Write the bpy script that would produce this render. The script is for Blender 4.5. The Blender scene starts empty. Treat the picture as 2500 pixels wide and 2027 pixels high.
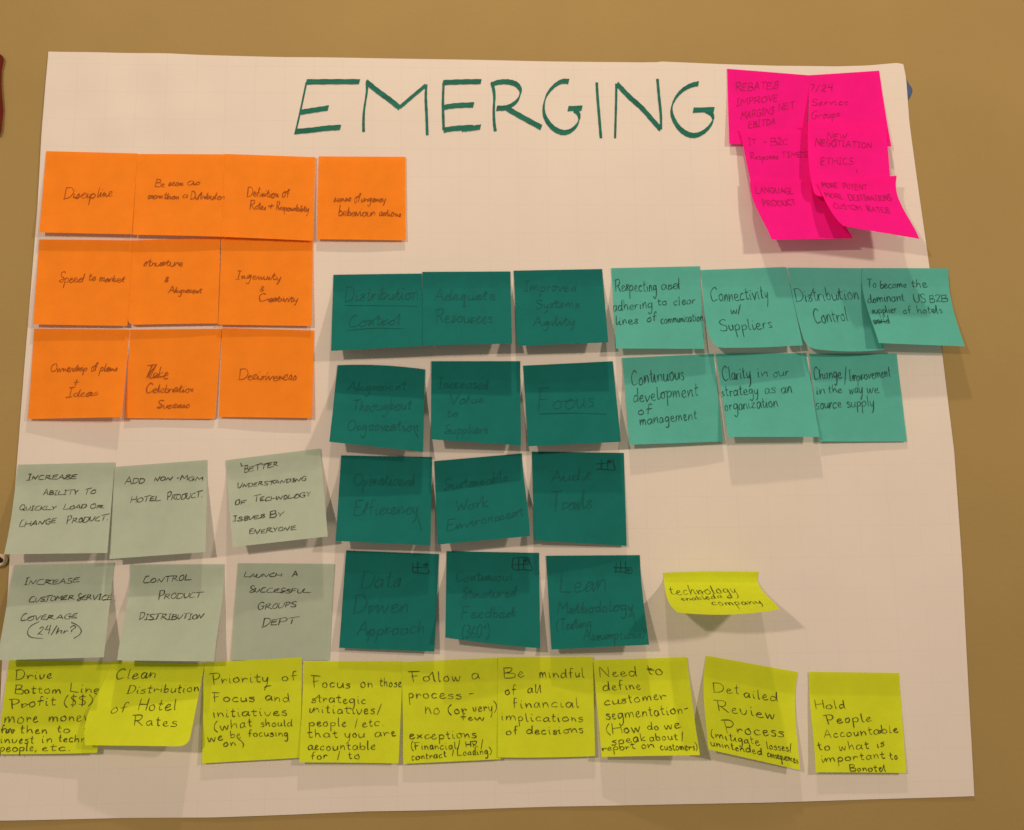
import bpy, math, random
from mathutils import Vector, Matrix

S = bpy.context.scene
COL = S.collection
random.seed(7)

# ------------------------------------------------------------ camera, light
cam_data = bpy.data.cameras.new('camera')
cam_data.sensor_width = 36.0
cam_data.lens = 30.96
cam_data.clip_start = 0.01
cam_data.clip_end = 50.0
cam = bpy.data.objects.new('camera', cam_data)
COL.objects.link(cam)
cam.matrix_world = Matrix.Translation((-0.01695, -0.72502, -0.12041)) @ Matrix((
    (0.998904, 0.007159, -0.046263),
    (-0.044585, -0.15582, -0.986779),
    (-0.014273, 0.987759, -0.15533))).to_4x4()
S.camera = cam

world = bpy.data.worlds.new('World')
S.world = world
world.use_nodes = True
bg = world.node_tree.nodes['Background']
bg.inputs[0].default_value = (1.0, 0.79, 0.58, 1)
bg.inputs[1].default_value = 0.265


def lamp(name, loc, power, radius, color):
    d = bpy.data.lights.new(name, 'POINT')
    d.energy = power
    d.color = color
    d.shadow_soft_size = radius
    o = bpy.data.objects.new(name, d)
    o.location = loc
    COL.objects.link(o)
    return o


# room lamps: one ceiling downlight close to the wall, one lamp front left, one front right
lamp('ceiling_downlight', (0.02, -0.56, 1.18), 25.5, 0.026, (1.0, 0.75, 0.54))
lamp('room_lamp_left', (-0.52, -1.15, 0.18), 21.0, 0.026, (1.0, 0.755, 0.55))
lamp('room_lamp_right', (0.92, -1.15, 0.28), 27.0, 0.045, (1.0, 0.755, 0.55))

S.view_settings.view_transform = 'Standard'
S.view_settings.look = 'None'
S.view_settings.exposure = 0.0
S.view_settings.gamma = 1.0
S.view_settings.use_curve_mapping = False
S.cycles.max_bounces = 8
S.cycles.use_denoising = True

MM = 0.001
NOTE_SHAPES = {
 'O1': (((-376.2,-3.5,223.2),(-338.1,-3.5,222.4),(-299.9,-3.5,221.6)),((-376.4,-3.5,212.7),(-338.3,-3.5,211.9),(-300.1,-3.5,211.1)),((-376.2,-4.2,202.0),(-338.1,-4.2,201.2),(-299.9,-4.2,200.4)),((-375.8,-5.2,191.2),(-337.8,-5.2,190.4),(-299.7,-5.2,189.7)),((-375.4,-6.2,180.4),(-337.5,-6.2,179.7),(-299.5,-6.2,179.0)),((-375.0,-7.3,169.7),(-337.2,-7.3,169.0),(-299.2,-7.3,168.3)),((-374.6,-8.4,159.0),(-336.8,-8.4,158.4),(-298.9,-8.4,157.7)),((-374.1,-9.5,148.5),(-336.4,-9.5,147.8),(-298.6,-9.5,147.2))),
 'O2': (((-299.8,-3.8,221.0),(-263.1,-3.8,221.1),(-226.3,-3.8,221.2)),((-299.9,-3.8,210.6),(-263.2,-3.8,210.6),(-226.3,-3.8,210.5)),((-299.7,-4.5,199.9),(-263.0,-4.4,199.8),(-226.2,-4.3,199.6)),((-299.4,-5.5,189.2),(-262.8,-5.3,188.9),(-226.0,-5.0,188.7)),((-299.1,-6.6,178.4),(-262.5,-6.2,178.2),(-225.8,-5.8,177.9)),((-298.8,-7.7,167.8),(-262.3,-7.2,167.4),(-225.6,-6.6,167.1)),((-298.4,-8.8,157.2),(-262.0,-8.2,156.8),(-225.3,-7.5,156.4)),((-298.1,-10.0,146.7),(-261.7,-9.1,146.2),(-225.1,-8.3,145.7))),
 'O3': (((-226.3,-4.1,221.4),(-187.9,-4.1,220.2),(-149.3,-4.1,219.0)),((-226.3,-4.1,210.7),(-187.9,-4.1,209.4),(-149.4,-4.1,208.1)),((-226.1,-4.6,199.8),(-187.9,-4.5,198.4),(-149.4,-4.4,197.1)),((-225.9,-5.4,188.8),(-187.8,-5.1,187.5),(-149.4,-4.9,186.1)),((-225.7,-6.2,177.9),(-187.6,-5.8,176.5),(-149.4,-5.4,175.2)),((-225.5,-7.0,167.0),(-187.5,-6.5,165.7),(-149.4,-6.0,164.3)),((-225.2,-7.8,156.3),(-187.4,-7.2,154.9),(-149.3,-6.5,153.5)),((-225.0,-8.7,145.5),(-187.3,-7.9,144.1),(-149.3,-7.1,142.7))),
 'O4': (((-146.5,-4.4,219.6),(-109.4,-4.4,219.6),(-72.1,-4.4,219.7)),((-146.5,-4.4,208.8),(-109.3,-4.4,208.8),(-72.0,-4.4,208.8)),((-146.4,-4.6,198.0),(-109.3,-4.6,197.9),(-72.0,-4.6,197.8)),((-146.4,-5.0,187.2),(-109.2,-4.9,187.0),(-71.9,-4.8,186.9)),((-146.3,-5.3,176.4),(-109.2,-5.2,176.2),(-71.8,-5.1,176.0)),((-146.2,-5.7,165.7),(-109.1,-5.5,165.4),(-71.8,-5.3,165.2)),((-146.1,-6.0,155.0),(-109.0,-5.8,154.7),(-71.7,-5.6,154.4)),((-146.0,-6.4,144.4),(-108.9,-6.1,144.0),(-71.6,-5.9,143.7))),
 'O5': (((-377.2,-2.6,145.0),(-338.5,-2.6,144.7),(-299.7,-2.6,144.4)),((-377.2,-2.6,134.4),(-338.6,-2.6,134.0),(-299.9,-2.6,133.7)),((-376.8,-3.3,123.6),(-338.4,-3.2,123.2),(-299.8,-3.1,122.8)),((-376.3,-4.3,112.8),(-338.1,-4.1,112.4),(-299.7,-4.0,111.9)),((-375.8,-5.3,102.1),(-337.8,-5.1,101.6),(-299.5,-4.8,101.1)),((-375.3,-6.4,91.4),(-337.4,-6.1,90.9),(-299.3,-5.7,90.3)),((-374.7,-7.5,80.8),(-337.0,-7.1,80.2),(-299.1,-6.7,79.6)),((-374.2,-8.6,70.3),(-336.7,-8.1,69.6),(-298.9,-7.6,69.0))),
 'O6': (((-299.6,-2.9,144.3),(-263.7,-2.9,145.5),(-227.7,-2.9,146.6)),((-299.8,-2.9,133.7),(-263.8,-2.9,134.8),(-227.6,-2.9,135.8)),((-299.7,-3.5,123.0),(-263.6,-3.4,124.0),(-227.3,-3.3,125.0)),((-299.5,-4.4,112.2),(-263.4,-4.2,113.2),(-227.0,-4.0,114.1)),((-299.3,-5.3,101.5),(-263.1,-5.0,102.4),(-226.7,-4.6,103.2)),((-299.1,-6.3,90.9),(-262.9,-5.8,91.7),(-226.4,-5.4,92.5)),((-298.9,-7.3,80.3),(-262.6,-6.7,81.0),(-226.1,-6.1,81.7)),((-298.7,-8.4,69.8),(-262.4,-7.6,70.5),(-225.8,-6.9,71.1))),
 'O7': (((-226.6,-3.1,146.9),(-188.4,-3.1,145.5),(-150.1,-3.1,144.2)),((-226.6,-3.1,135.9),(-188.4,-3.1,134.7),(-150.0,-3.1,133.4)),((-226.4,-3.5,124.8),(-188.2,-3.5,123.7),(-149.8,-3.5,122.5)),((-226.2,-4.2,113.7),(-188.0,-4.2,112.7),(-149.6,-4.2,111.7)),((-226.0,-4.9,102.7),(-187.8,-4.9,101.8),(-149.4,-4.9,100.8)),((-225.8,-5.6,91.7),(-187.6,-5.6,90.9),(-149.2,-5.6,90.1)),((-225.6,-6.4,80.8),(-187.4,-6.4,80.1),(-149.0,-6.4,79.4)),((-225.3,-7.1,70.0),(-187.2,-7.1,69.4),(-148.8,-7.1,68.7))),
 'O8': (((-376.2,-2.3,68.3),(-337.7,-2.3,67.8),(-299.0,-2.3,67.3)),((-376.2,-2.3,57.4),(-337.8,-2.3,57.0),(-299.3,-2.3,56.6)),((-375.9,-2.7,46.4),(-337.6,-3.1,46.1),(-299.2,-3.5,45.8)),((-375.5,-3.4,35.4),(-337.2,-4.4,35.2),(-298.8,-5.3,34.9)),((-375.2,-4.1,24.5),(-336.8,-5.7,24.3),(-298.5,-7.2,24.1)),((-374.8,-4.8,13.7),(-336.4,-7.0,13.5),(-298.0,-9.2,13.4)),((-374.5,-5.6,3.0),(-336.0,-8.4,2.8),(-297.6,-11.2,2.7)),((-374.2,-6.3,-7.7),(-335.5,-9.8,-7.8),(-297.0,-13.3,-7.8))),
 'O9': (((-298.4,-2.5,67.2),(-261.2,-2.5,67.4),(-223.9,-2.5,67.7)),((-298.5,-2.5,56.5),(-261.4,-2.5,56.6),(-224.2,-2.5,56.7)),((-298.4,-2.8,45.7),(-261.5,-2.8,45.7),(-224.5,-2.8,45.7)),((-298.3,-3.3,35.0),(-261.6,-3.3,34.8),(-224.7,-3.3,34.7)),((-298.1,-3.8,24.3),(-261.6,-3.8,24.0),(-224.9,-3.8,23.8)),((-298.0,-4.4,13.7),(-261.6,-4.4,13.3),(-225.1,-4.4,12.9)),((-297.8,-4.9,3.1),(-261.6,-4.9,2.6),(-225.3,-4.9,2.1)),((-297.6,-5.5,-7.4),(-261.7,-5.5,-8.0),(-225.5,-5.5,-8.6))),
 'O10': (((-223.5,-2.7,68.3),(-185.6,-2.7,67.2),(-147.5,-2.7,66.0)),((-223.5,-2.7,57.5),(-185.6,-2.7,56.4),(-147.5,-2.7,55.3)),((-223.4,-3.1,46.6),(-185.5,-3.1,45.6),(-147.5,-3.1,44.5)),((-223.2,-3.7,35.8),(-185.4,-3.7,34.8),(-147.4,-3.8,33.7)),((-223.0,-4.3,25.0),(-185.2,-4.4,24.0),(-147.3,-4.5,23.0)),((-222.8,-4.9,14.2),(-185.1,-5.1,13.3),(-147.2,-5.2,12.4)),((-222.6,-5.5,3.6),(-184.9,-5.7,2.7),(-147.0,-6.0,1.8)),((-222.4,-6.2,-7.1),(-184.7,-6.5,-7.9),(-146.9,-6.7,-8.7))),
 'S1': (((-380.7,-3.2,-44.3),(-342.8,-3.2,-43.7),(-304.7,-3.2,-43.1)),((-381.3,-3.2,-54.7),(-343.3,-3.2,-54.1),(-305.0,-3.2,-53.6)),((-380.6,-5.7,-65.1),(-342.6,-5.6,-64.7),(-304.4,-5.4,-64.2)),((-379.3,-9.5,-75.6),(-341.4,-9.1,-75.1),(-303.3,-8.7,-74.7)),((-377.9,-13.5,-85.9),(-340.2,-12.9,-85.5),(-302.2,-12.2,-85.1)),((-376.7,-17.7,-96.0),(-339.0,-16.7,-95.7),(-301.0,-15.8,-95.4)),((-375.6,-21.9,-105.8),(-337.8,-20.7,-105.7),(-299.8,-19.5,-105.5)),((-374.8,-26.2,-115.5),(-336.8,-24.7,-115.5),(-298.5,-23.2,-115.5))),
 'S2': (((-304.6,-3.0,-46.8),(-268.0,-3.0,-44.3),(-231.2,-3.0,-41.8)),((-304.6,-3.0,-57.4),(-267.9,-3.0,-55.0),(-231.0,-3.0,-52.5)),((-303.9,-4.9,-68.1),(-267.2,-4.8,-65.7),(-230.3,-4.6,-63.3)),((-302.8,-7.7,-78.8),(-266.2,-7.4,-76.4),(-229.3,-7.1,-74.1)),((-301.6,-10.6,-89.3),(-265.1,-10.2,-87.0),(-228.3,-9.7,-84.7)),((-300.4,-13.7,-99.7),(-264.0,-13.1,-97.5),(-227.3,-12.4,-95.2)),((-299.2,-16.8,-110.0),(-262.9,-16.0,-107.8),(-226.3,-15.2,-105.6)),((-298.0,-20.0,-120.2),(-261.7,-19.0,-118.0),(-225.2,-18.0,-115.9))),
 'S3': (((-216.4,-3.2,-42.3),(-178.6,-3.2,-37.8),(-140.5,-3.2,-33.3)),((-215.2,-3.2,-52.4),(-177.4,-3.2,-48.1),(-139.4,-3.2,-43.7)),((-213.4,-5.6,-62.7),(-175.8,-5.5,-58.4),(-137.9,-5.4,-54.2)),((-211.3,-9.3,-72.9),(-173.9,-9.0,-68.8),(-136.3,-8.7,-64.6)),((-209.1,-13.1,-83.0),(-172.0,-12.6,-79.0),(-134.7,-12.2,-75.0)),((-206.9,-17.1,-93.0),(-170.1,-16.4,-89.1),(-133.0,-15.8,-85.2)),((-204.7,-21.1,-102.8),(-168.2,-20.3,-99.0),(-131.4,-19.5,-95.3)),((-202.6,-25.2,-112.4),(-166.3,-24.2,-108.8),(-129.8,-23.2,-105.2))),
 'S4': (((-378.2,-2.8,-123.8),(-339.6,-2.8,-123.4),(-300.8,-2.8,-123.1)),((-379.6,-2.8,-134.3),(-340.6,-2.8,-134.0),(-301.4,-2.8,-133.7)),((-379.5,-5.3,-144.7),(-340.4,-5.4,-144.4),(-301.0,-5.4,-144.1)),((-378.7,-9.1,-154.9),(-339.4,-9.3,-154.6),(-300.0,-9.4,-154.3)),((-377.7,-13.1,-165.0),(-338.4,-13.4,-164.7),(-299.0,-13.6,-164.3)),((-376.6,-17.3,-174.9),(-337.3,-17.6,-174.5),(-297.8,-17.9,-174.2)),((-375.5,-21.5,-184.6),(-336.2,-21.9,-184.2),(-296.6,-22.3,-183.9)),((-374.5,-25.8,-194.1),(-335.1,-26.3,-193.8),(-295.4,-26.8,-193.4))),
 'S5': (((-288.4,-2.8,-124.7),(-251.7,-2.8,-125.1),(-214.8,-2.8,-125.5)),((-288.0,-2.8,-135.6),(-251.3,-2.8,-136.0),(-214.5,-2.8,-136.5)),((-287.5,-5.3,-146.2),(-251.0,-5.0,-146.7),(-214.3,-4.8,-147.3)),((-287.2,-9.1,-156.5),(-250.9,-8.4,-157.2),(-214.3,-7.8,-157.9)),((-287.0,-13.1,-166.5),(-251.0,-12.0,-167.4),(-214.6,-10.9,-168.3)),((-286.9,-17.3,-176.4),(-251.1,-15.7,-177.5),(-214.9,-14.1,-178.6)),((-286.6,-21.5,-186.2),(-251.0,-19.5,-187.4),(-215.0,-17.4,-188.7)),((-285.7,-25.8,-195.8),(-250.4,-23.3,-197.3),(-214.8,-20.8,-198.7))),
 'S6': (((-204.0,-2.3,-124.9),(-165.8,-2.3,-125.7),(-127.3,-2.3,-126.6)),((-204.5,-2.3,-135.8),(-166.1,-2.7,-136.6),(-127.8,-2.3,-137.5)),((-204.9,-2.4,-146.6),(-166.5,-3.1,-147.4),(-128.2,-2.4,-148.3)),((-205.3,-2.5,-157.4),(-166.8,-3.5,-158.2),(-128.6,-2.5,-159.0)),((-205.8,-2.6,-168.1),(-167.2,-3.6,-168.9),(-129.0,-2.6,-169.7)),((-206.2,-2.7,-178.8),(-167.7,-3.5,-179.5),(-129.3,-2.8,-180.4)),((-206.6,-2.8,-189.4),(-168.2,-3.3,-190.1),(-129.7,-2.9,-190.9)),((-207.0,-2.9,-200.0),(-168.7,-3.0,-200.7),(-130.1,-3.1,-201.5))),
 'Y1': (((-377.2,-2.4,-196.7),(-338.3,-2.4,-198.3),(-299.3,-2.4,-199.8)),((-377.8,-2.4,-206.8),(-339.1,-2.4,-208.2),(-300.3,-2.4,-209.5)),((-378.1,-2.9,-216.8),(-339.6,-3.1,-218.0),(-301.0,-3.2,-219.1)),((-378.3,-3.8,-226.7),(-339.9,-4.1,-227.7),(-301.5,-4.3,-228.6)),((-378.4,-4.6,-236.5),(-340.2,-5.1,-237.4),(-301.9,-5.5,-238.0)),((-378.6,-5.5,-246.3),(-340.5,-6.2,-247.0),(-302.4,-6.8,-247.3)),((-378.7,-6.5,-255.9),(-340.8,-7.3,-256.5),(-302.8,-8.1,-256.6)),((-378.8,-7.4,-265.5),(-341.0,-8.4,-265.9),(-303.3,-9.4,-265.7))),
 'Y2': (((-298.8,-3.0,-199.1),(-262.9,-3.0,-200.8),(-226.9,-3.0,-202.4)),((-301.3,-3.0,-208.1),(-264.9,-3.0,-209.7),(-228.3,-3.0,-211.3)),((-304.2,-4.6,-216.3),(-266.6,-5.2,-218.1),(-228.9,-5.8,-219.8)),((-307.2,-7.0,-224.3),(-268.1,-8.6,-226.1),(-229.0,-10.3,-228.0)),((-309.8,-9.6,-232.1),(-269.4,-12.3,-234.0),(-229.1,-15.0,-235.9)),((-311.4,-12.4,-240.3),(-270.1,-16.1,-242.0),(-229.0,-19.9,-243.7)),((-311.3,-15.2,-248.9),(-269.9,-20.0,-250.1),(-228.9,-24.9,-251.3)),((-309.0,-18.0,-258.3),(-268.6,-24.0,-258.5),(-228.7,-30.0,-258.7))),
 'Y3': (((-227.1,-3.4,-201.4),(-189.4,-3.4,-200.1),(-151.6,-3.4,-198.8)),((-226.9,-3.4,-212.3),(-189.3,-3.4,-211.0),(-151.4,-3.4,-209.7)),((-226.7,-3.8,-223.1),(-189.1,-3.8,-221.8),(-151.3,-3.8,-220.6)),((-226.3,-4.4,-233.8),(-188.8,-4.4,-232.6),(-151.0,-4.4,-231.3)),((-226.0,-5.0,-244.4),(-188.5,-5.0,-243.2),(-150.8,-5.0,-242.0)),((-225.7,-5.6,-255.0),(-188.2,-5.6,-253.8),(-150.6,-5.6,-252.5)),((-225.3,-6.2,-265.5),(-188.0,-6.2,-264.3),(-150.4,-6.2,-263.1)),((-225.0,-6.9,-275.9),(-187.7,-6.9,-274.7),(-150.1,-6.9,-273.5))),
 'Y4': (((-149.5,-3.8,-201.9),(-110.9,-3.8,-202.7),(-72.2,-3.8,-203.4)),((-149.8,-3.8,-212.9),(-111.3,-3.8,-213.7),(-72.6,-3.8,-214.6)),((-150.0,-4.5,-223.7),(-111.6,-4.4,-224.6),(-73.0,-4.3,-225.6)),((-150.1,-5.5,-234.4),(-111.8,-5.3,-235.4),(-73.4,-5.2,-236.4)),((-150.2,-6.5,-244.9),(-112.1,-6.3,-246.1),(-73.8,-6.0,-247.2)),((-150.3,-7.6,-255.4),(-112.3,-7.3,-256.7),(-74.2,-6.9,-257.9)),((-150.4,-8.7,-265.8),(-112.6,-8.3,-267.2),(-74.5,-7.9,-268.6)),((-150.5,-9.8,-276.2),(-112.8,-9.3,-277.6),(-74.9,-8.8,-279.1))),
 'Y5': (((-73.1,-4.2,-204.0),(-35.5,-4.2,-203.0),(2.3,-4.2,-202.0)),((-72.9,-4.2,-215.1),(-35.2,-4.2,-214.1),(2.6,-4.2,-213.2)),((-72.6,-4.6,-226.1),(-35.0,-4.6,-225.2),(2.9,-4.6,-224.2)),((-72.3,-5.2,-237.0),(-34.7,-5.2,-236.1),(3.2,-5.2,-235.2)),((-72.0,-5.8,-247.8),(-34.4,-5.8,-246.9),(3.4,-5.8,-246.1)),((-71.7,-6.4,-258.5),(-34.1,-6.4,-257.7),(3.7,-6.4,-256.9)),((-71.5,-7.0,-269.2),(-33.9,-7.0,-268.4),(4.0,-7.0,-267.6)),((-71.2,-7.7,-279.7),(-33.6,-7.7,-279.0),(4.2,-7.7,-278.2))),
 'Y6': (((2.7,-4.6,-201.6),(40.5,-4.6,-202.1),(78.5,-4.6,-202.5)),((2.6,-4.6,-212.6),(40.4,-4.6,-213.1),(78.4,-4.6,-213.5)),((2.5,-5.1,-223.5),(40.3,-5.1,-223.9),(78.4,-5.0,-224.3)),((2.4,-5.8,-234.2),(40.2,-5.8,-234.8),(78.2,-5.7,-235.1)),((2.3,-6.6,-244.9),(40.1,-6.5,-245.5),(78.1,-6.4,-245.8)),((2.2,-7.4,-255.4),(40.0,-7.3,-256.2),(78.0,-7.1,-256.4)),((2.1,-8.3,-265.9),(39.8,-8.1,-266.9),(77.9,-7.9,-266.9)),((2.0,-9.1,-276.4),(39.7,-8.8,-277.5),(77.7,-8.6,-277.4))),
 'Y7': (((78.7,-4.8,-205.3),(116.4,-4.8,-204.9),(154.3,-4.8,-204.4)),((79.4,-4.8,-216.0),(117.1,-4.8,-215.6),(155.0,-4.8,-215.3)),((79.9,-5.8,-226.4),(117.5,-6.5,-226.1),(155.3,-7.2,-225.8)),((80.4,-7.3,-236.8),(117.8,-9.1,-236.4),(155.3,-10.9,-236.0)),((80.8,-8.8,-247.0),(118.2,-11.8,-246.5),(155.4,-14.7,-245.9)),((81.3,-10.5,-257.1),(118.5,-14.6,-256.4),(155.5,-18.7,-255.7)),((81.7,-12.1,-267.1),(118.9,-17.4,-266.2),(155.7,-22.7,-265.3)),((82.1,-13.8,-277.0),(119.2,-20.3,-275.8),(155.8,-26.8,-274.7))),
 'Y8': (((170.8,-2.6,-203.8),(207.7,-2.6,-211.0),(244.7,-2.6,-218.1)),((168.5,-2.6,-214.1),(205.3,-2.6,-221.5),(242.1,-2.6,-228.9)),((166.9,-4.4,-224.2),(203.5,-4.1,-231.8),(240.3,-3.8,-239.5)),((165.9,-7.0,-234.1),(202.4,-6.3,-242.0),(239.1,-5.6,-249.9)),((165.4,-9.8,-243.9),(201.9,-8.7,-252.1),(238.5,-7.5,-260.3)),((165.2,-12.7,-253.6),(201.6,-11.1,-262.0),(238.2,-9.5,-270.5)),((165.0,-15.6,-263.1),(201.4,-13.6,-271.8),(237.9,-11.5,-280.6)),((164.7,-18.6,-272.4),(200.9,-16.1,-281.4),(237.4,-13.6,-290.5))),
 'Y9': (((253.7,-2.6,-218.0),(290.6,-2.6,-219.2),(327.7,-2.6,-220.4)),((253.1,-2.6,-229.2),(290.3,-2.6,-230.4),(327.6,-2.6,-231.5)),((252.7,-3.3,-240.3),(289.9,-3.2,-241.4),(327.3,-3.1,-242.6)),((252.5,-4.3,-251.2),(289.6,-4.0,-252.3),(326.8,-3.8,-253.5)),((252.5,-5.3,-262.0),(289.3,-5.0,-263.1),(326.3,-4.6,-264.3)),((252.4,-6.4,-272.7),(289.0,-5.9,-273.8),(325.8,-5.4,-275.0)),((252.2,-7.5,-283.3),(288.6,-6.9,-284.5),(325.3,-6.3,-285.7)),((251.6,-8.6,-293.8),(288.1,-7.9,-295.0),(324.8,-7.1,-296.3))),
 'Y10': (((138.7,-2.6,-137.6),(178.0,-2.6,-137.2),(217.4,-2.6,-138.1)),((138.8,-2.6,-142.5),(177.3,-2.6,-142.6),(215.9,-2.6,-143.6)),((138.0,-7.2,-147.4),(176.5,-7.2,-147.8),(215.2,-7.2,-148.3)),((136.6,-16.1,-152.0),(175.6,-16.1,-152.4),(214.8,-16.1,-152.3)),((135.4,-26.4,-156.2),(174.9,-26.4,-156.8),(214.7,-26.4,-155.8)),((134.6,-37.7,-159.9),(174.5,-37.7,-160.7),(214.7,-37.7,-158.9)),((134.5,-49.8,-163.0),(174.0,-49.8,-164.4),(214.0,-49.8,-161.7)),((135.2,-62.6,-165.4),(173.5,-62.6,-167.6),(212.2,-62.6,-164.5))),
 'T1': (((-132.4,-2.5,114.4),(-95.3,-2.5,115.0),(-57.9,-2.5,115.5)),((-132.5,-2.5,104.9),(-95.2,-2.5,105.6),(-57.8,-2.5,106.4)),((-132.3,-4.7,94.7),(-95.0,-4.9,95.6),(-57.5,-5.0,96.6)),((-131.9,-8.1,84.3),(-94.6,-8.4,85.4),(-57.1,-8.8,86.4)),((-131.5,-11.6,74.0),(-94.1,-12.2,75.2),(-56.7,-12.8,76.4)),((-131.0,-15.2,63.8),(-93.7,-16.1,65.1),(-56.3,-16.9,66.5)),((-130.5,-19.0,53.7),(-93.3,-20.0,55.2),(-55.9,-21.1,56.6)),((-130.0,-22.7,43.8),(-92.8,-24.1,45.3),(-55.5,-25.4,46.9))),
 'T2': (((-57.5,-3.0,116.8),(-20.2,-3.0,117.0),(17.3,-3.0,117.2)),((-57.5,-3.0,107.5),(-20.2,-3.0,107.8),(17.3,-3.0,108.1)),((-57.3,-5.5,97.5),(-20.1,-5.5,97.9),(17.3,-5.5,98.2)),((-57.0,-9.3,87.3),(-20.0,-9.3,87.7),(17.2,-9.3,88.1)),((-56.7,-13.3,77.1),(-19.9,-13.3,77.6),(17.1,-13.3,78.1)),((-56.4,-17.4,67.0),(-19.8,-17.4,67.6),(16.9,-17.4,68.1)),((-56.1,-21.6,57.0),(-19.8,-21.6,57.7),(16.8,-21.6,58.3)),((-55.8,-25.9,47.2),(-19.7,-25.9,47.9),(16.7,-25.9,48.6))),
 'T3': (((20.1,-2.5,118.1),(58.0,-2.5,118.8),(96.1,-2.5,119.6)),((20.4,-2.5,108.5),(58.4,-2.5,109.4),(96.6,-2.5,110.2)),((20.5,-4.7,98.4),(58.5,-4.8,99.3),(96.7,-4.9,100.2)),((20.6,-8.1,88.0),(58.5,-8.3,88.9),(96.6,-8.6,89.9)),((20.7,-11.6,77.6),(58.5,-12.0,78.7),(96.4,-12.4,79.7)),((20.7,-15.2,67.4),(58.4,-15.8,68.5),(96.3,-16.4,69.6)),((20.8,-19.0,57.3),(58.4,-19.7,58.4),(96.1,-20.4,59.6)),((20.8,-22.7,47.3),(58.3,-23.6,48.5),(95.9,-24.5,49.7))),
 'T4': (((-127.7,-2.5,36.3),(-91.5,-2.5,36.1),(-55.1,-2.5,32.4)),((-128.5,-2.5,27.0),(-92.0,-2.5,26.0),(-55.3,-2.5,22.4)),((-128.9,-5.4,17.2),(-92.2,-5.1,15.5),(-55.4,-4.7,12.1)),((-129.0,-9.8,7.3),(-92.3,-8.9,5.0),(-55.5,-8.1,1.6)),((-129.0,-14.4,-2.6),(-92.4,-13.0,-5.3),(-55.5,-11.6,-8.7)),((-129.1,-19.1,-12.3),(-92.5,-17.2,-15.5),(-55.5,-15.2,-19.0)),((-129.1,-24.0,-21.8),(-92.5,-21.5,-25.4),(-55.5,-19.0,-29.0)),((-129.1,-28.9,-31.2),(-92.5,-25.8,-35.1),(-55.6,-22.7,-39.0))),
 'T5': (((-49.9,-2.5,39.4),(-12.8,-2.5,39.2),(24.5,-2.5,39.1)),((-50.0,-2.5,29.9),(-12.9,-2.5,29.3),(24.4,-2.5,28.7)),((-49.9,-5.1,19.9),(-12.9,-4.7,19.0),(24.2,-4.2,18.1)),((-49.8,-9.0,9.7),(-13.0,-8.0,8.6),(24.0,-6.9,7.4)),((-49.7,-13.2,-0.3),(-13.1,-11.4,-1.7),(23.8,-9.6,-3.1)),((-49.5,-17.5,-10.2),(-13.2,-15.0,-11.9),(23.6,-12.5,-13.6)),((-49.4,-21.8,-20.0),(-13.2,-18.6,-22.0),(23.4,-15.4,-24.0)),((-49.2,-26.3,-29.6),(-13.3,-22.3,-31.9),(23.1,-18.3,-34.2))),
 'T6': (((26.8,-2.5,35.2),(64.7,-2.5,36.9),(102.7,-2.5,38.7)),((27.2,-2.5,25.3),(65.2,-2.5,27.1),(103.4,-2.5,28.8)),((27.5,-4.7,15.1),(65.5,-4.7,16.8),(103.7,-4.6,18.5)),((27.8,-8.1,4.7),(65.7,-8.0,6.4),(103.8,-7.8,8.1)),((28.0,-11.6,-5.5),(65.8,-11.4,-3.8),(103.9,-11.2,-2.2)),((28.1,-15.2,-15.6),(65.9,-15.0,-14.0),(104.0,-14.7,-12.4)),((28.3,-19.0,-25.6),(66.0,-18.6,-24.0),(104.0,-18.2,-22.4)),((28.5,-22.7,-35.5),(66.1,-22.3,-33.9),(104.0,-21.9,-32.4))),
 'T7': (((-123.5,-2.5,-39.1),(-86.5,-2.5,-40.1),(-49.3,-2.5,-41.1)),((-124.0,-2.5,-49.1),(-86.8,-2.5,-50.3),(-49.5,-2.5,-51.5)),((-124.1,-5.0,-59.3),(-86.9,-4.8,-60.7),(-49.6,-4.5,-62.1)),((-124.0,-8.8,-69.5),(-86.9,-8.2,-71.0),(-49.6,-7.6,-72.6)),((-123.9,-12.8,-79.5),(-86.9,-11.8,-81.2),(-49.7,-10.8,-82.9)),((-123.8,-16.9,-89.4),(-86.9,-15.5,-91.3),(-49.7,-14.1,-93.2)),((-123.6,-21.1,-99.2),(-86.9,-19.3,-101.2),(-49.7,-17.5,-103.3)),((-123.5,-25.4,-108.8),(-86.8,-23.2,-111.0),(-49.8,-21.0,-113.2))),
 'T8': (((-47.6,-2.5,-44.5),(-11.7,-2.5,-41.7),(24.5,-2.5,-38.8)),((-47.2,-2.5,-54.4),(-11.2,-2.5,-51.5),(25.1,-2.5,-48.6)),((-46.7,-5.2,-64.4),(-10.6,-5.1,-61.5),(25.8,-5.0,-58.6)),((-46.2,-9.3,-74.3),(-9.9,-9.0,-71.4),(26.6,-8.8,-68.5)),((-45.7,-13.6,-84.2),(-9.3,-13.2,-81.2),(27.4,-12.8,-78.3)),((-45.1,-18.0,-93.8),(-8.7,-17.5,-90.9),(28.1,-16.9,-88.0)),((-44.6,-22.5,-103.4),(-8.2,-21.8,-100.5),(28.6,-21.1,-97.6)),((-44.0,-27.1,-112.7),(-7.8,-26.3,-109.9),(28.7,-25.4,-107.0))),
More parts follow.
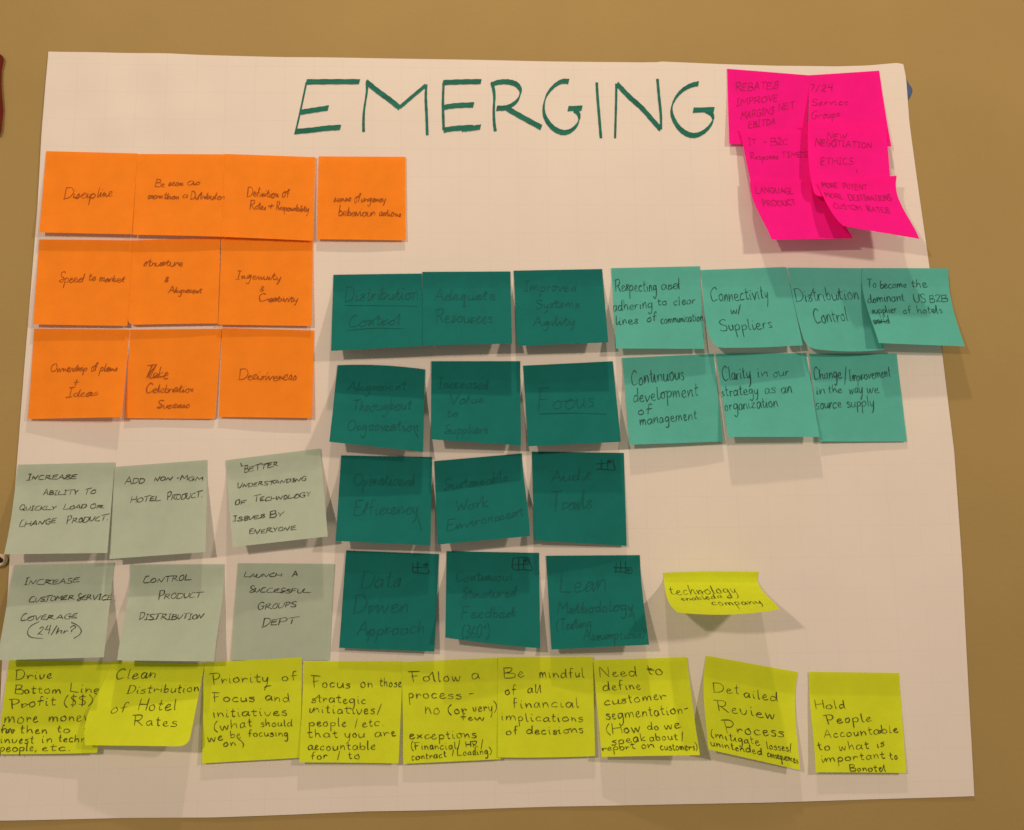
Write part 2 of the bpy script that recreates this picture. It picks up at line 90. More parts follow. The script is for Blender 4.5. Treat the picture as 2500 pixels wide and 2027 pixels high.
 'T9': (((32.8,-2.5,-37.5),(71.0,-2.5,-38.3),(109.4,-2.5,-39.2)),((32.9,-2.5,-48.0),(71.0,-2.5,-49.1),(109.4,-2.5,-50.3)),((32.9,-3.9,-58.6),(71.0,-3.5,-60.0),(109.3,-3.0,-61.3)),((32.8,-6.1,-69.2),(70.8,-4.9,-70.8),(109.1,-3.7,-72.3)),((32.8,-8.4,-79.7),(70.7,-6.5,-81.5),(108.9,-4.5,-83.3)),((32.7,-10.8,-90.1),(70.5,-8.0,-92.1),(108.8,-5.3,-94.1)),((32.6,-13.2,-100.3),(70.4,-9.7,-102.6),(108.6,-6.1,-104.9)),((32.6,-15.7,-110.4),(70.2,-11.3,-113.0),(108.4,-6.9,-115.6))),
 'T10': (((-118.3,-2.5,-116.0),(-81.1,-2.5,-118.0),(-43.7,-2.5,-120.0)),((-119.0,-2.5,-127.1),(-81.7,-2.5,-129.1),(-44.3,-2.5,-131.1)),((-119.5,-3.4,-138.1),(-82.2,-3.4,-140.1),(-44.8,-3.5,-142.1)),((-119.9,-4.7,-148.9),(-82.7,-4.8,-151.0),(-45.3,-4.9,-153.0)),((-120.3,-6.1,-159.7),(-83.1,-6.3,-161.7),(-45.8,-6.5,-163.8)),((-120.7,-7.5,-170.4),(-83.6,-7.8,-172.4),(-46.3,-8.0,-174.5)),((-121.1,-8.9,-181.0),(-84.0,-9.3,-183.0),(-46.8,-9.7,-185.1)),((-121.5,-10.4,-191.4),(-84.5,-10.9,-193.5),(-47.3,-11.3,-195.6))),
 'T11': (((-37.7,-2.5,-117.8),(-0.3,-2.5,-119.0),(37.3,-2.5,-120.2)),((-37.9,-2.5,-127.7),(-0.4,-2.5,-129.4),(37.2,-2.5,-131.1)),((-38.0,-5.1,-137.4),(-0.6,-4.6,-139.7),(37.0,-4.0,-141.9)),((-38.0,-9.0,-147.0),(-0.8,-7.7,-149.9),(36.8,-6.4,-152.6)),((-38.1,-13.2,-156.4),(-0.9,-11.0,-160.0),(36.6,-8.8,-163.2)),((-38.1,-17.5,-165.7),(-1.1,-14.4,-170.0),(36.3,-11.4,-173.6)),((-38.1,-21.8,-174.8),(-1.3,-17.9,-179.8),(36.1,-14.0,-183.9)),((-38.2,-26.3,-183.7),(-1.5,-21.4,-189.5),(35.8,-16.6,-194.1))),
 'T12': (((42.9,-2.5,-122.6),(81.2,-2.5,-122.9),(119.7,-2.5,-123.2)),((43.3,-2.5,-133.3),(81.5,-2.5,-133.4),(119.8,-2.5,-133.6)),((43.6,-4.0,-143.9),(81.6,-4.5,-143.9),(119.7,-5.0,-143.8)),((43.8,-6.4,-154.4),(81.7,-7.6,-154.1),(119.7,-8.8,-153.8)),((44.0,-8.8,-164.8),(81.9,-10.8,-164.2),(119.7,-12.8,-163.6)),((44.1,-11.4,-175.1),(82.1,-14.1,-174.2),(119.9,-16.9,-173.3)),((44.3,-14.0,-185.2),(82.3,-17.5,-184.0),(120.1,-21.1,-182.8)),((44.5,-16.6,-195.2),(82.4,-21.0,-193.6),(120.2,-25.4,-192.1))),
 'L1': (((103.9,-2.6,120.3),(142.4,-2.6,121.2),(181.1,-2.6,122.1)),((104.2,-2.6,110.1),(142.4,-2.6,110.8),(180.8,-2.6,111.5)),((104.2,-4.2,99.4),(142.2,-4.0,100.0),(180.5,-3.7,100.7)),((104.0,-6.7,88.6),(141.9,-6.0,89.1),(180.1,-5.4,89.7)),((103.9,-9.3,77.8),(141.6,-8.2,78.3),(179.7,-7.1,78.8)),((103.7,-12.0,67.1),(141.4,-10.5,67.6),(179.4,-8.9,68.0)),((103.5,-14.8,56.6),(141.1,-12.8,56.9),(179.0,-10.7,57.3)),((103.3,-17.6,46.1),(140.7,-15.1,46.4),(178.6,-12.6,46.7))),
 'L2': (((181.2,-2.7,118.6),(218.7,-2.7,120.0),(256.4,-2.7,121.4)),((182.0,-2.7,108.6),(219.8,-2.7,110.0),(257.9,-2.7,111.4)),((181.7,-4.7,97.8),(220.1,-4.4,99.3),(258.8,-4.1,100.9)),((181.1,-7.7,86.7),(220.1,-7.0,88.4),(259.4,-6.3,90.4)),((180.8,-10.8,75.8),(220.2,-9.7,77.6),(260.0,-8.5,79.8)),((181.2,-14.0,65.2),(220.7,-12.5,66.9),(260.5,-10.9,69.4)),((182.8,-17.3,55.1),(221.7,-15.3,56.6),(261.0,-13.3,59.1)),((186.0,-20.7,45.7),(223.5,-18.2,46.5),(261.5,-15.7,48.8))),
 'L3': (((257.6,-3.1,120.8),(290.5,-3.1,120.5),(323.5,-3.1,120.2)),((258.6,-3.1,110.4),(292.0,-3.1,110.0),(325.5,-3.1,109.7)),((259.2,-4.5,99.6),(293.0,-4.3,99.1),(327.0,-4.1,99.0)),((259.8,-6.7,88.6),(293.9,-6.1,88.0),(328.2,-5.6,88.1)),((260.5,-8.9,77.7),(294.8,-8.0,76.8),(329.4,-7.1,77.4)),((261.4,-11.3,67.0),(295.8,-10.0,65.7),(330.5,-8.8,66.7)),((262.6,-13.7,56.5),(296.9,-12.0,54.7),(331.7,-10.4,56.0)),((264.1,-16.1,46.4),(298.1,-14.1,43.8),(332.8,-12.1,45.5))),
 'L4': (((323.4,-3.6,120.2),(361.6,-3.6,120.1),(399.9,-3.6,120.0)),((322.1,-3.6,110.0),(360.5,-3.6,109.8),(399.1,-3.6,109.6)),((321.2,-5.8,99.5),(359.6,-5.6,99.1),(398.2,-5.4,98.8)),((320.9,-9.1,88.9),(359.1,-8.6,88.4),(397.5,-8.0,87.9)),((321.2,-12.6,78.6),(359.1,-11.7,77.9),(397.3,-10.8,77.2)),((321.8,-16.2,68.5),(359.5,-14.9,67.6),(397.5,-13.7,66.7)),((322.5,-19.9,58.4),(360.1,-18.2,57.4),(397.9,-16.6,56.4)),((322.8,-23.6,48.5),(360.5,-21.6,47.4),(398.5,-19.6,46.3))),
 'L5': (((110.8,-2.5,41.5),(149.8,-2.5,43.1),(189.1,-2.5,44.7)),((111.3,-2.5,30.8),(150.4,-2.5,32.3),(189.7,-2.5,33.9)),((111.7,-3.6,19.9),(150.8,-3.4,21.4),(190.1,-3.2,22.9)),((111.9,-5.3,9.1),(151.0,-4.7,10.5),(190.4,-4.2,12.0)),((112.1,-7.0,-1.7),(151.2,-6.1,-0.3),(190.7,-5.2,1.1)),((112.3,-8.8,-12.5),(151.5,-7.5,-11.1),(191.0,-6.3,-9.7)),((112.5,-10.6,-23.1),(151.7,-9.0,-21.8),(191.2,-7.4,-20.4)),((112.7,-12.5,-33.6),(151.9,-10.5,-32.4),(191.5,-8.5,-31.1))),
 'L6': (((190.8,-2.5,44.7),(229.8,-2.5,44.9),(269.0,-2.5,45.1)),((191.8,-2.5,34.4),(230.8,-2.5,34.5),(270.0,-2.5,34.7)),((192.4,-4.3,23.8),(231.3,-4.1,23.9),(270.4,-4.0,23.9)),((192.6,-6.9,13.1),(231.4,-6.6,13.1),(270.4,-6.4,13.1)),((192.8,-9.7,2.5),(231.5,-9.2,2.5),(270.4,-8.8,2.4)),((193.0,-12.6,-8.0),(231.5,-11.9,-8.1),(270.3,-11.3,-8.2)),((193.1,-15.5,-18.4),(231.5,-14.7,-18.5),(270.2,-13.9,-18.6)),((193.2,-18.5,-28.7),(231.5,-17.5,-28.8),(270.1,-16.5,-29.0))),
 'L7': (((271.4,-2.8,44.3),(309.5,-2.8,44.2),(347.8,-2.8,44.0)),((271.9,-2.8,33.4),(310.0,-2.8,33.2),(348.1,-2.8,33.1)),((272.3,-3.2,22.5),(310.3,-3.1,22.3),(348.4,-3.0,22.1)),((272.7,-3.9,11.5),(310.5,-3.6,11.4),(348.6,-3.4,11.2)),((272.9,-4.6,0.7),(310.7,-4.1,0.5),(348.8,-3.7,0.3)),((273.2,-5.3,-10.2),(310.9,-4.7,-10.3),(348.9,-4.1,-10.5)),((273.5,-6.1,-20.9),(311.2,-5.2,-21.1),(349.1,-4.4,-21.3)),((273.7,-6.8,-31.6),(311.4,-5.8,-31.8),(349.2,-4.8,-32.0))),
 'P1': (((214.5,-2.5,306.4),(251.6,-2.5,303.7),(288.9,-2.5,300.9)),((214.2,-2.5,296.0),(251.0,-2.5,293.5),(288.0,-2.5,291.1)),((213.8,-2.9,285.4),(250.3,-3.0,283.2),(286.9,-3.0,281.0)),((213.3,-3.6,274.7),(249.5,-3.7,272.7),(285.7,-3.7,270.8)),((212.8,-4.3,264.1),(248.6,-4.4,262.3),(284.5,-4.5,260.6)),((212.3,-5.0,253.5),(247.8,-5.2,252.0),(283.3,-5.3,250.5)),((211.8,-5.8,243.0),(246.9,-6.0,241.7),(282.1,-6.2,240.5)),((211.3,-6.5,232.5),(246.0,-6.8,231.5),(280.9,-7.0,230.5))),
 'P2': (((288.4,-2.7,300.8),(321.0,-2.7,303.4),(353.7,-2.7,306.1)),((287.8,-2.7,290.9),(320.9,-2.7,293.2),(354.3,-2.7,295.5)),((286.5,-4.2,280.3),(320.4,-3.9,282.3),(354.4,-3.6,284.4)),((285.0,-6.6,269.2),(319.5,-5.7,271.2),(354.4,-4.9,273.2)),((283.3,-9.0,258.3),(318.7,-7.6,260.2),(354.4,-6.3,262.1)),((281.7,-11.5,247.3),(317.9,-9.6,249.2),(354.4,-7.7,251.0)),((280.0,-14.1,236.5),(317.1,-11.6,238.2),(354.6,-9.2,240.0)),((278.3,-16.7,225.7),(316.3,-13.7,227.4),(354.8,-10.7,229.1))),
 'P3': (((220.9,-8.4,245.1),(251.8,-8.4,245.3),(282.9,-8.4,245.6)),((222.2,-8.4,235.7),(252.5,-8.4,236.0),(283.0,-8.4,236.3)),((223.3,-9.1,226.0),(253.0,-9.1,226.4),(282.8,-9.1,226.7)),((224.2,-10.1,216.3),(253.3,-10.1,216.6),(282.5,-10.1,217.0)),((225.2,-11.1,206.6),(253.6,-11.1,207.0),(282.1,-11.1,207.3)),((226.1,-12.2,196.9),(253.9,-12.2,197.3),(281.8,-12.2,197.7)),((227.0,-13.3,187.3),(254.2,-13.3,187.7),(281.4,-13.3,188.2)),((227.9,-14.4,177.7),(254.4,-14.4,178.2),(281.1,-14.4,178.7))),
 'P4': (((279.6,-15.0,249.1),(314.4,-15.0,248.1),(349.3,-15.0,247.0)),((278.9,-15.0,239.3),(314.0,-15.0,238.3),(349.3,-15.0,237.3)),((277.8,-16.3,228.7),(313.1,-16.2,227.8),(348.6,-16.1,227.1)),((276.6,-18.3,217.9),(312.0,-18.0,217.1),(347.7,-17.8,216.7)),((275.7,-20.4,207.2),(311.1,-19.9,206.4),(346.8,-19.5,206.3)),((275.2,-22.6,196.6),(310.3,-21.9,195.7),(345.8,-21.3,196.0)),((275.4,-24.8,186.2),(309.9,-23.9,185.2),(344.8,-23.1,185.8)),((276.4,-27.0,176.1),(309.9,-26.0,174.7),(343.7,-25.0,175.6))),
 'P5': (((225.6,-14.0,196.3),(255.4,-14.0,196.4),(285.3,-14.0,196.5)),((225.3,-14.0,187.7),(257.2,-14.0,188.3),(289.3,-14.0,188.8)),((226.1,-15.5,179.0),(259.2,-15.5,179.8),(292.5,-15.4,180.6)),((227.7,-17.9,170.3),(261.5,-17.7,171.2),(295.5,-17.6,172.1)),((229.9,-20.3,161.8),(264.0,-20.1,162.7),(298.3,-19.8,163.6)),((232.3,-22.8,153.4),(266.6,-22.5,154.3),(301.1,-22.2,155.2)),((234.5,-25.4,145.1),(269.0,-25.0,146.0),(303.8,-24.6,146.8)),((236.0,-28.0,136.7),(271.2,-27.5,137.6),(306.5,-27.0,138.5))),
 'P6': (((279.1,-26.0,188.2),(314.1,-26.0,191.7),(349.3,-26.0,195.2)),((281.2,-26.0,182.3),(314.4,-26.0,184.3),(347.8,-26.0,186.3)),((282.4,-28.3,175.4),(314.9,-28.0,176.2),(347.6,-27.6,177.0)),((283.3,-31.8,168.1),(315.9,-31.0,167.9),(348.7,-30.1,167.8)),((284.3,-35.4,161.0),(317.3,-34.1,159.9),(350.6,-32.7,158.8)),((285.5,-39.2,154.2),(319.1,-37.3,152.1),(352.8,-35.4,150.0)),((287.2,-43.1,147.7),(320.9,-40.6,144.5),(354.8,-38.2,141.3)),((289.4,-47.0,141.7),(322.5,-44.0,137.3),(356.0,-41.0,132.8))),
}
NOTE_WRITING = {
 'O1': [('Discipline', 0.233, 0.586, 0.76, 0.544, 0.153)],
 'O2': [('Be', 0.216, 0.4, 0.33, 0.398, 0.094), ('seen', 0.373, 0.392, 0.541, 0.39, 0.1), ('as', 0.584, 0.383, 0.731, 0.381, 0.1), ('more', 0.148, 0.554, 0.316, 0.552, 0.094), ('than', 0.321, 0.551, 0.5, 0.549, 0.094), ('a', 0.537, 0.542, 0.597, 0.541, 0.094), ('Distributor', 0.63, 0.558, 1.01, 0.546, 0.105)],
 'O3': [('Definition', 0.26, 0.502, 0.607, 0.498, 0.127), ('of', 0.649, 0.497, 0.718, 0.494, 0.126), ('Roles', 0.292, 0.657, 0.475, 0.648, 0.109), ('+', 0.491, 0.647, 0.554, 0.645, 0.086), ('Responsibility', 0.586, 0.649, 0.943, 0.655, 0.098)],
 'O4': [('sense', 0.179, 0.546, 0.38, 0.544, 0.11), ('of', 0.413, 0.555, 0.479, 0.554, 0.127), ('urgency', 0.495, 0.548, 0.773, 0.546, 0.098), ('behaviour', 0.236, 0.718, 0.649, 0.713, 0.127), ('actions', 0.703, 0.713, 0.948, 0.716, 0.103)],
 'O5': [('Speed', 0.24, 0.498, 0.498, 0.494, 0.124), ('to', 0.548, 0.477, 0.629, 0.476, 0.09), ('market', 0.665, 0.481, 0.934, 0.488, 0.095)],
 'O6': [('structure', 0.135, 0.311, 0.581, 0.316, 0.102), ('&', 0.379, 0.503, 0.428, 0.504, 0.068), ('Alignment', 0.434, 0.636, 0.81, 0.638, 0.088)],
 'O7': [('Ingenuity', 0.167, 0.479, 0.653, 0.466, 0.11), ('&', 0.431, 0.607, 0.477, 0.606, 0.061), ('Creativity', 0.424, 0.729, 0.846, 0.715, 0.097)],
 'O8': [('Ownership', 0.2, 0.477, 0.583, 0.468, 0.101), ('of', 0.629, 0.474, 0.69, 0.479, 0.119), ('plans', 0.72, 0.474, 0.907, 0.475, 0.095), ('+', 0.445, 0.645, 0.511, 0.645, 0.102), ('Ideas', 0.388, 0.762, 0.722, 0.75, 0.102)],
 'O9': [('Take', 0.199, 0.551, 0.447, 0.551, 0.151), ('%', 0.21, 0.546, 0.274, 0.395, 0.22, 0.535, 0.316, 0.39, 0.252, 0.546, 0.344, 0.502), ('Celebration', 0.209, 0.712, 0.738, 0.705, 0.113), ('Success', 0.342, 0.889, 0.707, 0.881, 0.091)],
 'O10': [('Decisiveness', 0.197, 0.574, 0.82, 0.567, 0.135)],
 'S1': [('INCREASE', 0.11, 0.173, 0.621, 0.175, 0.077), ('ABILITY', 0.296, 0.347, 0.647, 0.346, 0.069), ('TO', 0.715, 0.347, 0.831, 0.339, 0.064), ('QUICKLY', 0.072, 0.512, 0.444, 0.51, 0.066), ('LOAD', 0.522, 0.512, 0.748, 0.501, 0.064), ('OR', 0.783, 0.508, 0.927, 0.506, 0.055), ('CHANGE', 0.096, 0.694, 0.461, 0.665, 0.08), ('PRODUCT.', 0.567, 0.667, 0.981, 0.639, 0.085)],
 'S2': [('ADD', 0.12, 0.199, 0.325, 0.204, 0.078), ('NON', 0.433, 0.197, 0.627, 0.196, 0.065), ('-', 0.674, 0.199, 0.699, 0.199, 0.065), ('MGM', 0.715, 0.203, 0.956, 0.216, 0.062), ('HOTEL', 0.192, 0.412, 0.502, 0.399, 0.078), ('PRODUCT.', 0.578, 0.405, 0.954, 0.399, 0.088)],
 'S3': [('~', 0.156, 0.05, 0.164, 0.09, 0.179, 0.081), ('BETTER', 0.183, 0.164, 0.539, 0.14, 0.085), ('UNDERSTANDING', 0.1, 0.334, 0.826, 0.342, 0.065), ('OF', 0.061, 0.527, 0.177, 0.52, 0.065), ('TECHNOLOGY', 0.258, 0.52, 0.851, 0.53, 0.072), ('ISSUES', 0.027, 0.705, 0.359, 0.708, 0.065), ('BY', 0.409, 0.714, 0.555, 0.711, 0.078), ('EVERYONE', 0.181, 0.878, 0.673, 0.884, 0.076)],
 'S4': [('INCREASE', 0.134, 0.21, 0.673, 0.203, 0.081), ('CUSTOMER', 0.21, 0.398, 0.645, 0.384, 0.071), ('SERVICE', 0.679, 0.395, 1.013, 0.389, 0.081), ('COVERAGE', 0.16, 0.593, 0.697, 0.582, 0.076), ('~', 0.346, 0.603, 0.274, 0.646, 0.247, 0.711, 0.287, 0.767, 0.407, 0.786), ('24/hr?', 0.342, 0.743, 0.694, 0.749, 0.091), ('~', 0.651, 0.621, 0.72, 0.659, 0.758, 0.715, 0.741, 0.76, 0.695, 0.794)],
 'S5': [('CONTROL', 0.143, 0.198, 0.639, 0.17, 0.084), ('PRODUCT', 0.321, 0.372, 0.773, 0.347, 0.088), ('DISTRIBUTION', 0.155, 0.573, 0.824, 0.565, 0.082)],
 'S6': [('LAUNCH', 0.075, 0.147, 0.455, 0.14, 0.059), ('A', 0.563, 0.139, 0.622, 0.129, 0.064), ('SUCCESSFUL', 0.136, 0.305, 0.755, 0.301, 0.067), ('GROUPS', 0.237, 0.477, 0.627, 0.45, 0.081), ('DEPT', 0.298, 0.655, 0.633, 0.619, 0.099)],
 'Y1': [('Drive', 0.092, 0.21, 0.446, 0.184, 0.102), ('Bottom', 0.105, 0.357, 0.558, 0.353, 0.094), ('Line', 0.64, 0.332, 0.935, 0.351, 0.109), ('Profit', 0.078, 0.515, 0.516, 0.467, 0.1), ('($$).', 0.599, 0.488, 0.927, 0.472, 0.114), ('more', 0.034, 0.663, 0.366, 0.663, 0.122), ('money', 0.474, 0.658, 0.881, 0.65, 0.118), ('for', 0.015, 0.775, 0.147, 0.77, 0.086), ('%', 0.012, 0.754, 0.056, 0.724, 0.08, 0.77, 0.103, 0.724, 0.129, 0.775, 0.147, 0.734), ('then', 0.209, 0.775, 0.477, 0.786, 0.094), ('to', 0.569, 0.767, 0.702, 0.768, 0.088), ('~', 0.836, 0.737, 0.861, 0.713, 0.886, 0.689), ('invest', 0.023, 0.881, 0.355, 0.878, 0.096), ('in', 0.432, 0.878, 0.536, 0.88, 0.087), ('techn', 0.597, 0.87, 0.878, 0.876, 0.091), ('people,', 0.031, 0.968, 0.395, 0.965, 0.093), ('etc.', 0.452, 0.966, 0.734, 0.971, 0.092)],
 'Y2': [('Clean', 0.103, 0.218, 0.516, 0.187, 0.139), ('Distribution', 0.287, 0.392, 0.993, 0.341, 0.113), ('of', 0.203, 0.64, 0.349, 0.609, 0.128), ('Hotel', 0.454, 0.592, 0.814, 0.569, 0.14), ('Rates', 0.45, 0.771, 0.857, 0.769, 0.125)],
 'Y3': [('Priority', 0.084, 0.22, 0.661, 0.218, 0.105), ('of', 0.794, 0.225, 0.955, 0.229, 0.091), ('Focus', 0.108, 0.393, 0.523, 0.415, 0.087), ('and', 0.635, 0.407, 0.88, 0.435, 0.091), ('~', 0.622, 0.308, 0.633, 0.283, 0.657, 0.268, 0.693, 0.265), ('initiatives', 0.102, 0.549, 0.852, 0.571, 0.095), ('(what', 0.115, 0.687, 0.503, 0.661, 0.095), ('should', 0.591, 0.666, 0.912, 0.679, 0.08), ('we', 0.054, 0.784, 0.209, 0.778, 0.086), ('be', 0.282, 0.763, 0.389, 0.769, 0.076), ('focusing', 0.466, 0.759, 0.87, 0.782, 0.076), ('on', 0.211, 0.849, 0.342, 0.843, 0.081), ('~', 0.365, 0.777, 0.399, 0.803, 0.419, 0.837, 0.412, 0.867)],
 'Y4': [('Focus', 0.1, 0.256, 0.478, 0.26, 0.102), ('on', 0.579, 0.25, 0.705, 0.25, 0.104), ('those', 0.774, 0.245, 0.997, 0.249, 0.089), ('strategic', 0.093, 0.403, 0.64, 0.415, 0.093), ('initiatives/', 0.074, 0.503, 0.81, 0.522, 0.093), ('people', 0.076, 0.645, 0.457, 0.642, 0.087), ('/', 0.54, 0.656, 0.569, 0.655, 0.094), ('etc.', 0.617, 0.646, 0.834, 0.634, 0.083), ('that', 0.067, 0.754, 0.376, 0.751, 0.087), ('you', 0.443, 0.751, 0.646, 0.749, 0.09), ('are', 0.744, 0.739, 0.961, 0.732, 0.094), ('accountable', 0.082, 0.873, 0.763, 0.87, 0.087), ('for', 0.116, 0.977, 0.28, 0.96, 0.083), ('/', 0.381, 0.969, 0.41, 0.968, 0.09), ('to', 0.487, 0.958, 0.612, 0.957, 0.083)],
 'Y5': [('Follow', 0.1, 0.194, 0.608, 0.207, 0.105), ('a', 0.728, 0.194, 0.808, 0.197, 0.113), ('process', 0.067, 0.353, 0.618, 0.377, 0.103), ('-', 0.688, 0.376, 0.752, 0.374, 0.094), ('no', 0.232, 0.516, 0.391, 0.523, 0.122), ('(or', 0.47, 0.531, 0.663, 0.53, 0.099), ('very)', 0.728, 0.514, 0.98, 0.525, 0.099), ('few', 0.607, 0.598, 0.849, 0.609, 0.066), ('exceptions', 0.069, 0.753, 0.759, 0.779, 0.094), ('(Financial/', 0.082, 0.867, 0.593, 0.875, 0.08), ('HR', 0.648, 0.868, 0.771, 0.869, 0.058), ('/', 0.8, 0.88, 0.824, 0.881, 0.085), ('contract', 0.085, 0.966, 0.444, 0.953, 0.075), ('/', 0.503, 0.942, 0.523, 0.943, 0.066), ('Loading)', 0.557, 0.944, 0.911, 0.946, 0.075)],
 'Y6': [('Be', 0.07, 0.209, 0.281, 0.201, 0.107), ('mindful', 0.436, 0.207, 0.909, 0.207, 0.107), ('of', 0.074, 0.377, 0.194, 0.368, 0.091), ('all', 0.309, 0.359, 0.459, 0.356, 0.093), ('financial', 0.158, 0.501, 0.847, 0.508, 0.097), ('implications', 0.033, 0.63, 0.884, 0.652, 0.091), ('of', 0.087, 0.773, 0.206, 0.763, 0.08), ('decisions', 0.295, 0.768, 0.881, 0.762, 0.087)],
 'Y7': [('Need', 0.06, 0.178, 0.452, 0.174, 0.106), ('to', 0.559, 0.167, 0.731, 0.172, 0.112), ('%', 0.565, 0.111, 0.59, 0.119, 0.63, 0.121, 0.581, 0.107, 0.64, 0.127), ('define', 0.077, 0.322, 0.478, 0.312, 0.097), ('customer', 0.078, 0.47, 0.732, 0.422, 0.099), ('segmentation-', 0.08, 0.613, 0.949, 0.569, 0.113), ('(How', 0.071, 0.766, 0.424, 0.749, 0.111), ('do', 0.5, 0.731, 0.614, 0.728, 0.078), ('we', 0.679, 0.724, 0.844, 0.713, 0.093), ('speak', 0.114, 0.876, 0.466, 0.848, 0.094), ('about', 0.511, 0.844, 0.802, 0.84, 0.083), ('/', 0.834, 0.855, 0.864, 0.851, 0.098), ('report', 0.015, 0.943, 0.35, 0.92, 0.079), ('on', 0.413, 0.926, 0.55, 0.923, 0.088), ('customers)', 0.607, 0.939, 0.986, 0.951, 0.086)],
 'Y8': [('Det', 0.111, 0.368, 0.389, 0.336, 0.109), ('ailed', 0.446, 0.355, 0.81, 0.342, 0.1), ('Review', 0.142, 0.554, 0.769, 0.526, 0.115), ('Process', 0.204, 0.773, 0.857, 0.696, 0.122), ('(mitigate', 0.043, 0.863, 0.575, 0.837, 0.096), ('losses/', 0.651, 0.856, 0.931, 0.828, 0.086), ('unintended', 0.03, 0.958, 0.593, 0.928, 0.081), ('consequences', 0.65, 0.936, 0.984, 0.935, 0.081)],
 'Y9': [('Hold', 0.056, 0.372, 0.378, 0.355, 0.088), ('People', 0.158, 0.514, 0.656, 0.486, 0.093), ('Accountable', 0.117, 0.657, 0.948, 0.594, 0.088), ('%', 0.72, 0.596, 0.754, 0.576, 0.741, 0.605, 0.774, 0.581), ('to', 0.036, 0.777, 0.18, 0.776, 0.084), ('what', 0.275, 0.78, 0.611, 0.759, 0.084), ('is', 0.696, 0.758, 0.778, 0.729, 0.076), ('important', 0.069, 0.905, 0.779, 0.853, 0.086), ('to', 0.825, 0.872, 0.916, 0.862, 0.084), ('Bonotel', 0.382, 0.989, 0.775, 0.978, 0.074)],
 'Y10': [('technology', 0.045, 0.499, 0.727, 0.47, 0.217), ('enabled', 0.14, 0.651, 0.486, 0.601, 0.113), ('a', 0.51, 0.594, 0.554, 0.587, 0.11), ('d', 0.608, 0.601, 0.658, 0.586, 0.091), ('company', 0.414, 0.764, 0.886, 0.788, 0.155)],
 'T1': [('Distribution', 0.133, 0.358, 0.955, 0.357, 0.208), ('_', 0.14, 0.408, 0.532, 0.426, 0.947, 0.45), ('Control', 0.182, 0.704, 0.748, 0.682, 0.161), ('_', 0.165, 0.739, 0.462, 0.726, 0.789, 0.749)],
 'T2': [('Adequate', 0.136, 0.391, 0.823, 0.386, 0.165), ('Resources', 0.147, 0.694, 0.781, 0.715, 0.192)],
 'T3': [('Improved', 0.107, 0.278, 0.69, 0.288, 0.147), ('Systems', 0.225, 0.513, 0.713, 0.516, 0.119), ('Agility', 0.185, 0.743, 0.646, 0.748, 0.133)],
 'T4': [('Alignment', 0.133, 0.341, 0.789, 0.282, 0.127), ('Throughout', 0.206, 0.584, 0.857, 0.504, 0.153), ('Organization', 0.178, 0.836, 0.942, 0.759, 0.154), ('~', 0.894, 0.738, 0.919, 0.788, 0.946, 0.838)],
 'T5': [('Increased', 0.08, 0.354, 0.633, 0.333, 0.154), ('Value', 0.196, 0.549, 0.584, 0.513, 0.126), ('to', 0.166, 0.708, 0.305, 0.686, 0.112), ('Suppliers', 0.149, 0.921, 0.631, 0.875, 0.121)],
 'T6': [('Focus', 0.13, 0.559, 0.747, 0.546, 0.255), ('_', 0.145, 0.607, 0.517, 0.617, 0.875, 0.65)],
 'T7': [('Operational', 0.152, 0.351, 0.816, 0.324, 0.16), ('Efficiency', 0.178, 0.699, 0.857, 0.65, 0.173), ('~', 0.843, 0.644, 0.872, 0.726, 0.9, 0.836)],
 'T8': [('Sustainable', 0.09, 0.371, 0.823, 0.316, 0.146), ('Work', 0.214, 0.626, 0.58, 0.596, 0.146), ('Environment', 0.11, 0.85, 0.949, 0.752, 0.129)],
 'T9': [('Audit', 0.203, 0.33, 0.637, 0.298, 0.134), ('Trails', 0.188, 0.652, 0.634, 0.606, 0.205), ('#', 0.695, 0.126, 0.782, 0.116, 0.868, 0.106), ('#', 0.756, 0.074, 0.75, 0.181), ('#', 0.823, 0.08, 0.82, 0.182), ('#', 0.7, 0.18, 0.793, 0.183, 0.893, 0.186, 0.888, 0.125, 0.879, 0.072), ('#', 0.822, 0.1, 0.843, 0.073, 0.835, 0.11, 0.863, 0.079, 0.855, 0.106)],
 'T10': [('Data', 0.177, 0.388, 0.6, 0.36, 0.207), ('Driven', 0.116, 0.642, 0.694, 0.608, 0.191), ('Approach', 0.177, 0.86, 0.881, 0.815, 0.146), ('#', 0.719, 0.15, 0.804, 0.144, 0.896, 0.147), ('#', 0.725, 0.103, 0.726, 0.198), ('#', 0.777, 0.089, 0.78, 0.189), ('#', 0.728, 0.195, 0.807, 0.202, 0.886, 0.204, 0.904, 0.166), ('#', 0.836, 0.124, 0.854, 0.105, 0.863, 0.132, 0.88, 0.097, 0.885, 0.131)],
 'T11': [('Continuous', 0.103, 0.345, 0.708, 0.3, 0.123), ('Structured', 0.177, 0.535, 0.746, 0.469, 0.122), ('Feedback', 0.166, 0.757, 0.758, 0.684, 0.127), ('(360°)', 0.168, 0.972, 0.465, 0.934, 0.145), ('#', 0.718, 0.063, 0.717, 0.177, 0.826, 0.182, 0.924, 0.181, 0.905, 0.117, 0.886, 0.052), ('#', 0.718, 0.063, 0.813, 0.051, 0.886, 0.052), ('#', 0.78, 0.061, 0.779, 0.205), ('#', 0.833, 0.053, 0.832, 0.178), ('#', 0.723, 0.135, 0.786, 0.128, 0.892, 0.12), ('#', 0.837, 0.106, 0.853, 0.06, 0.855, 0.105, 0.873, 0.063, 0.886, 0.111)],
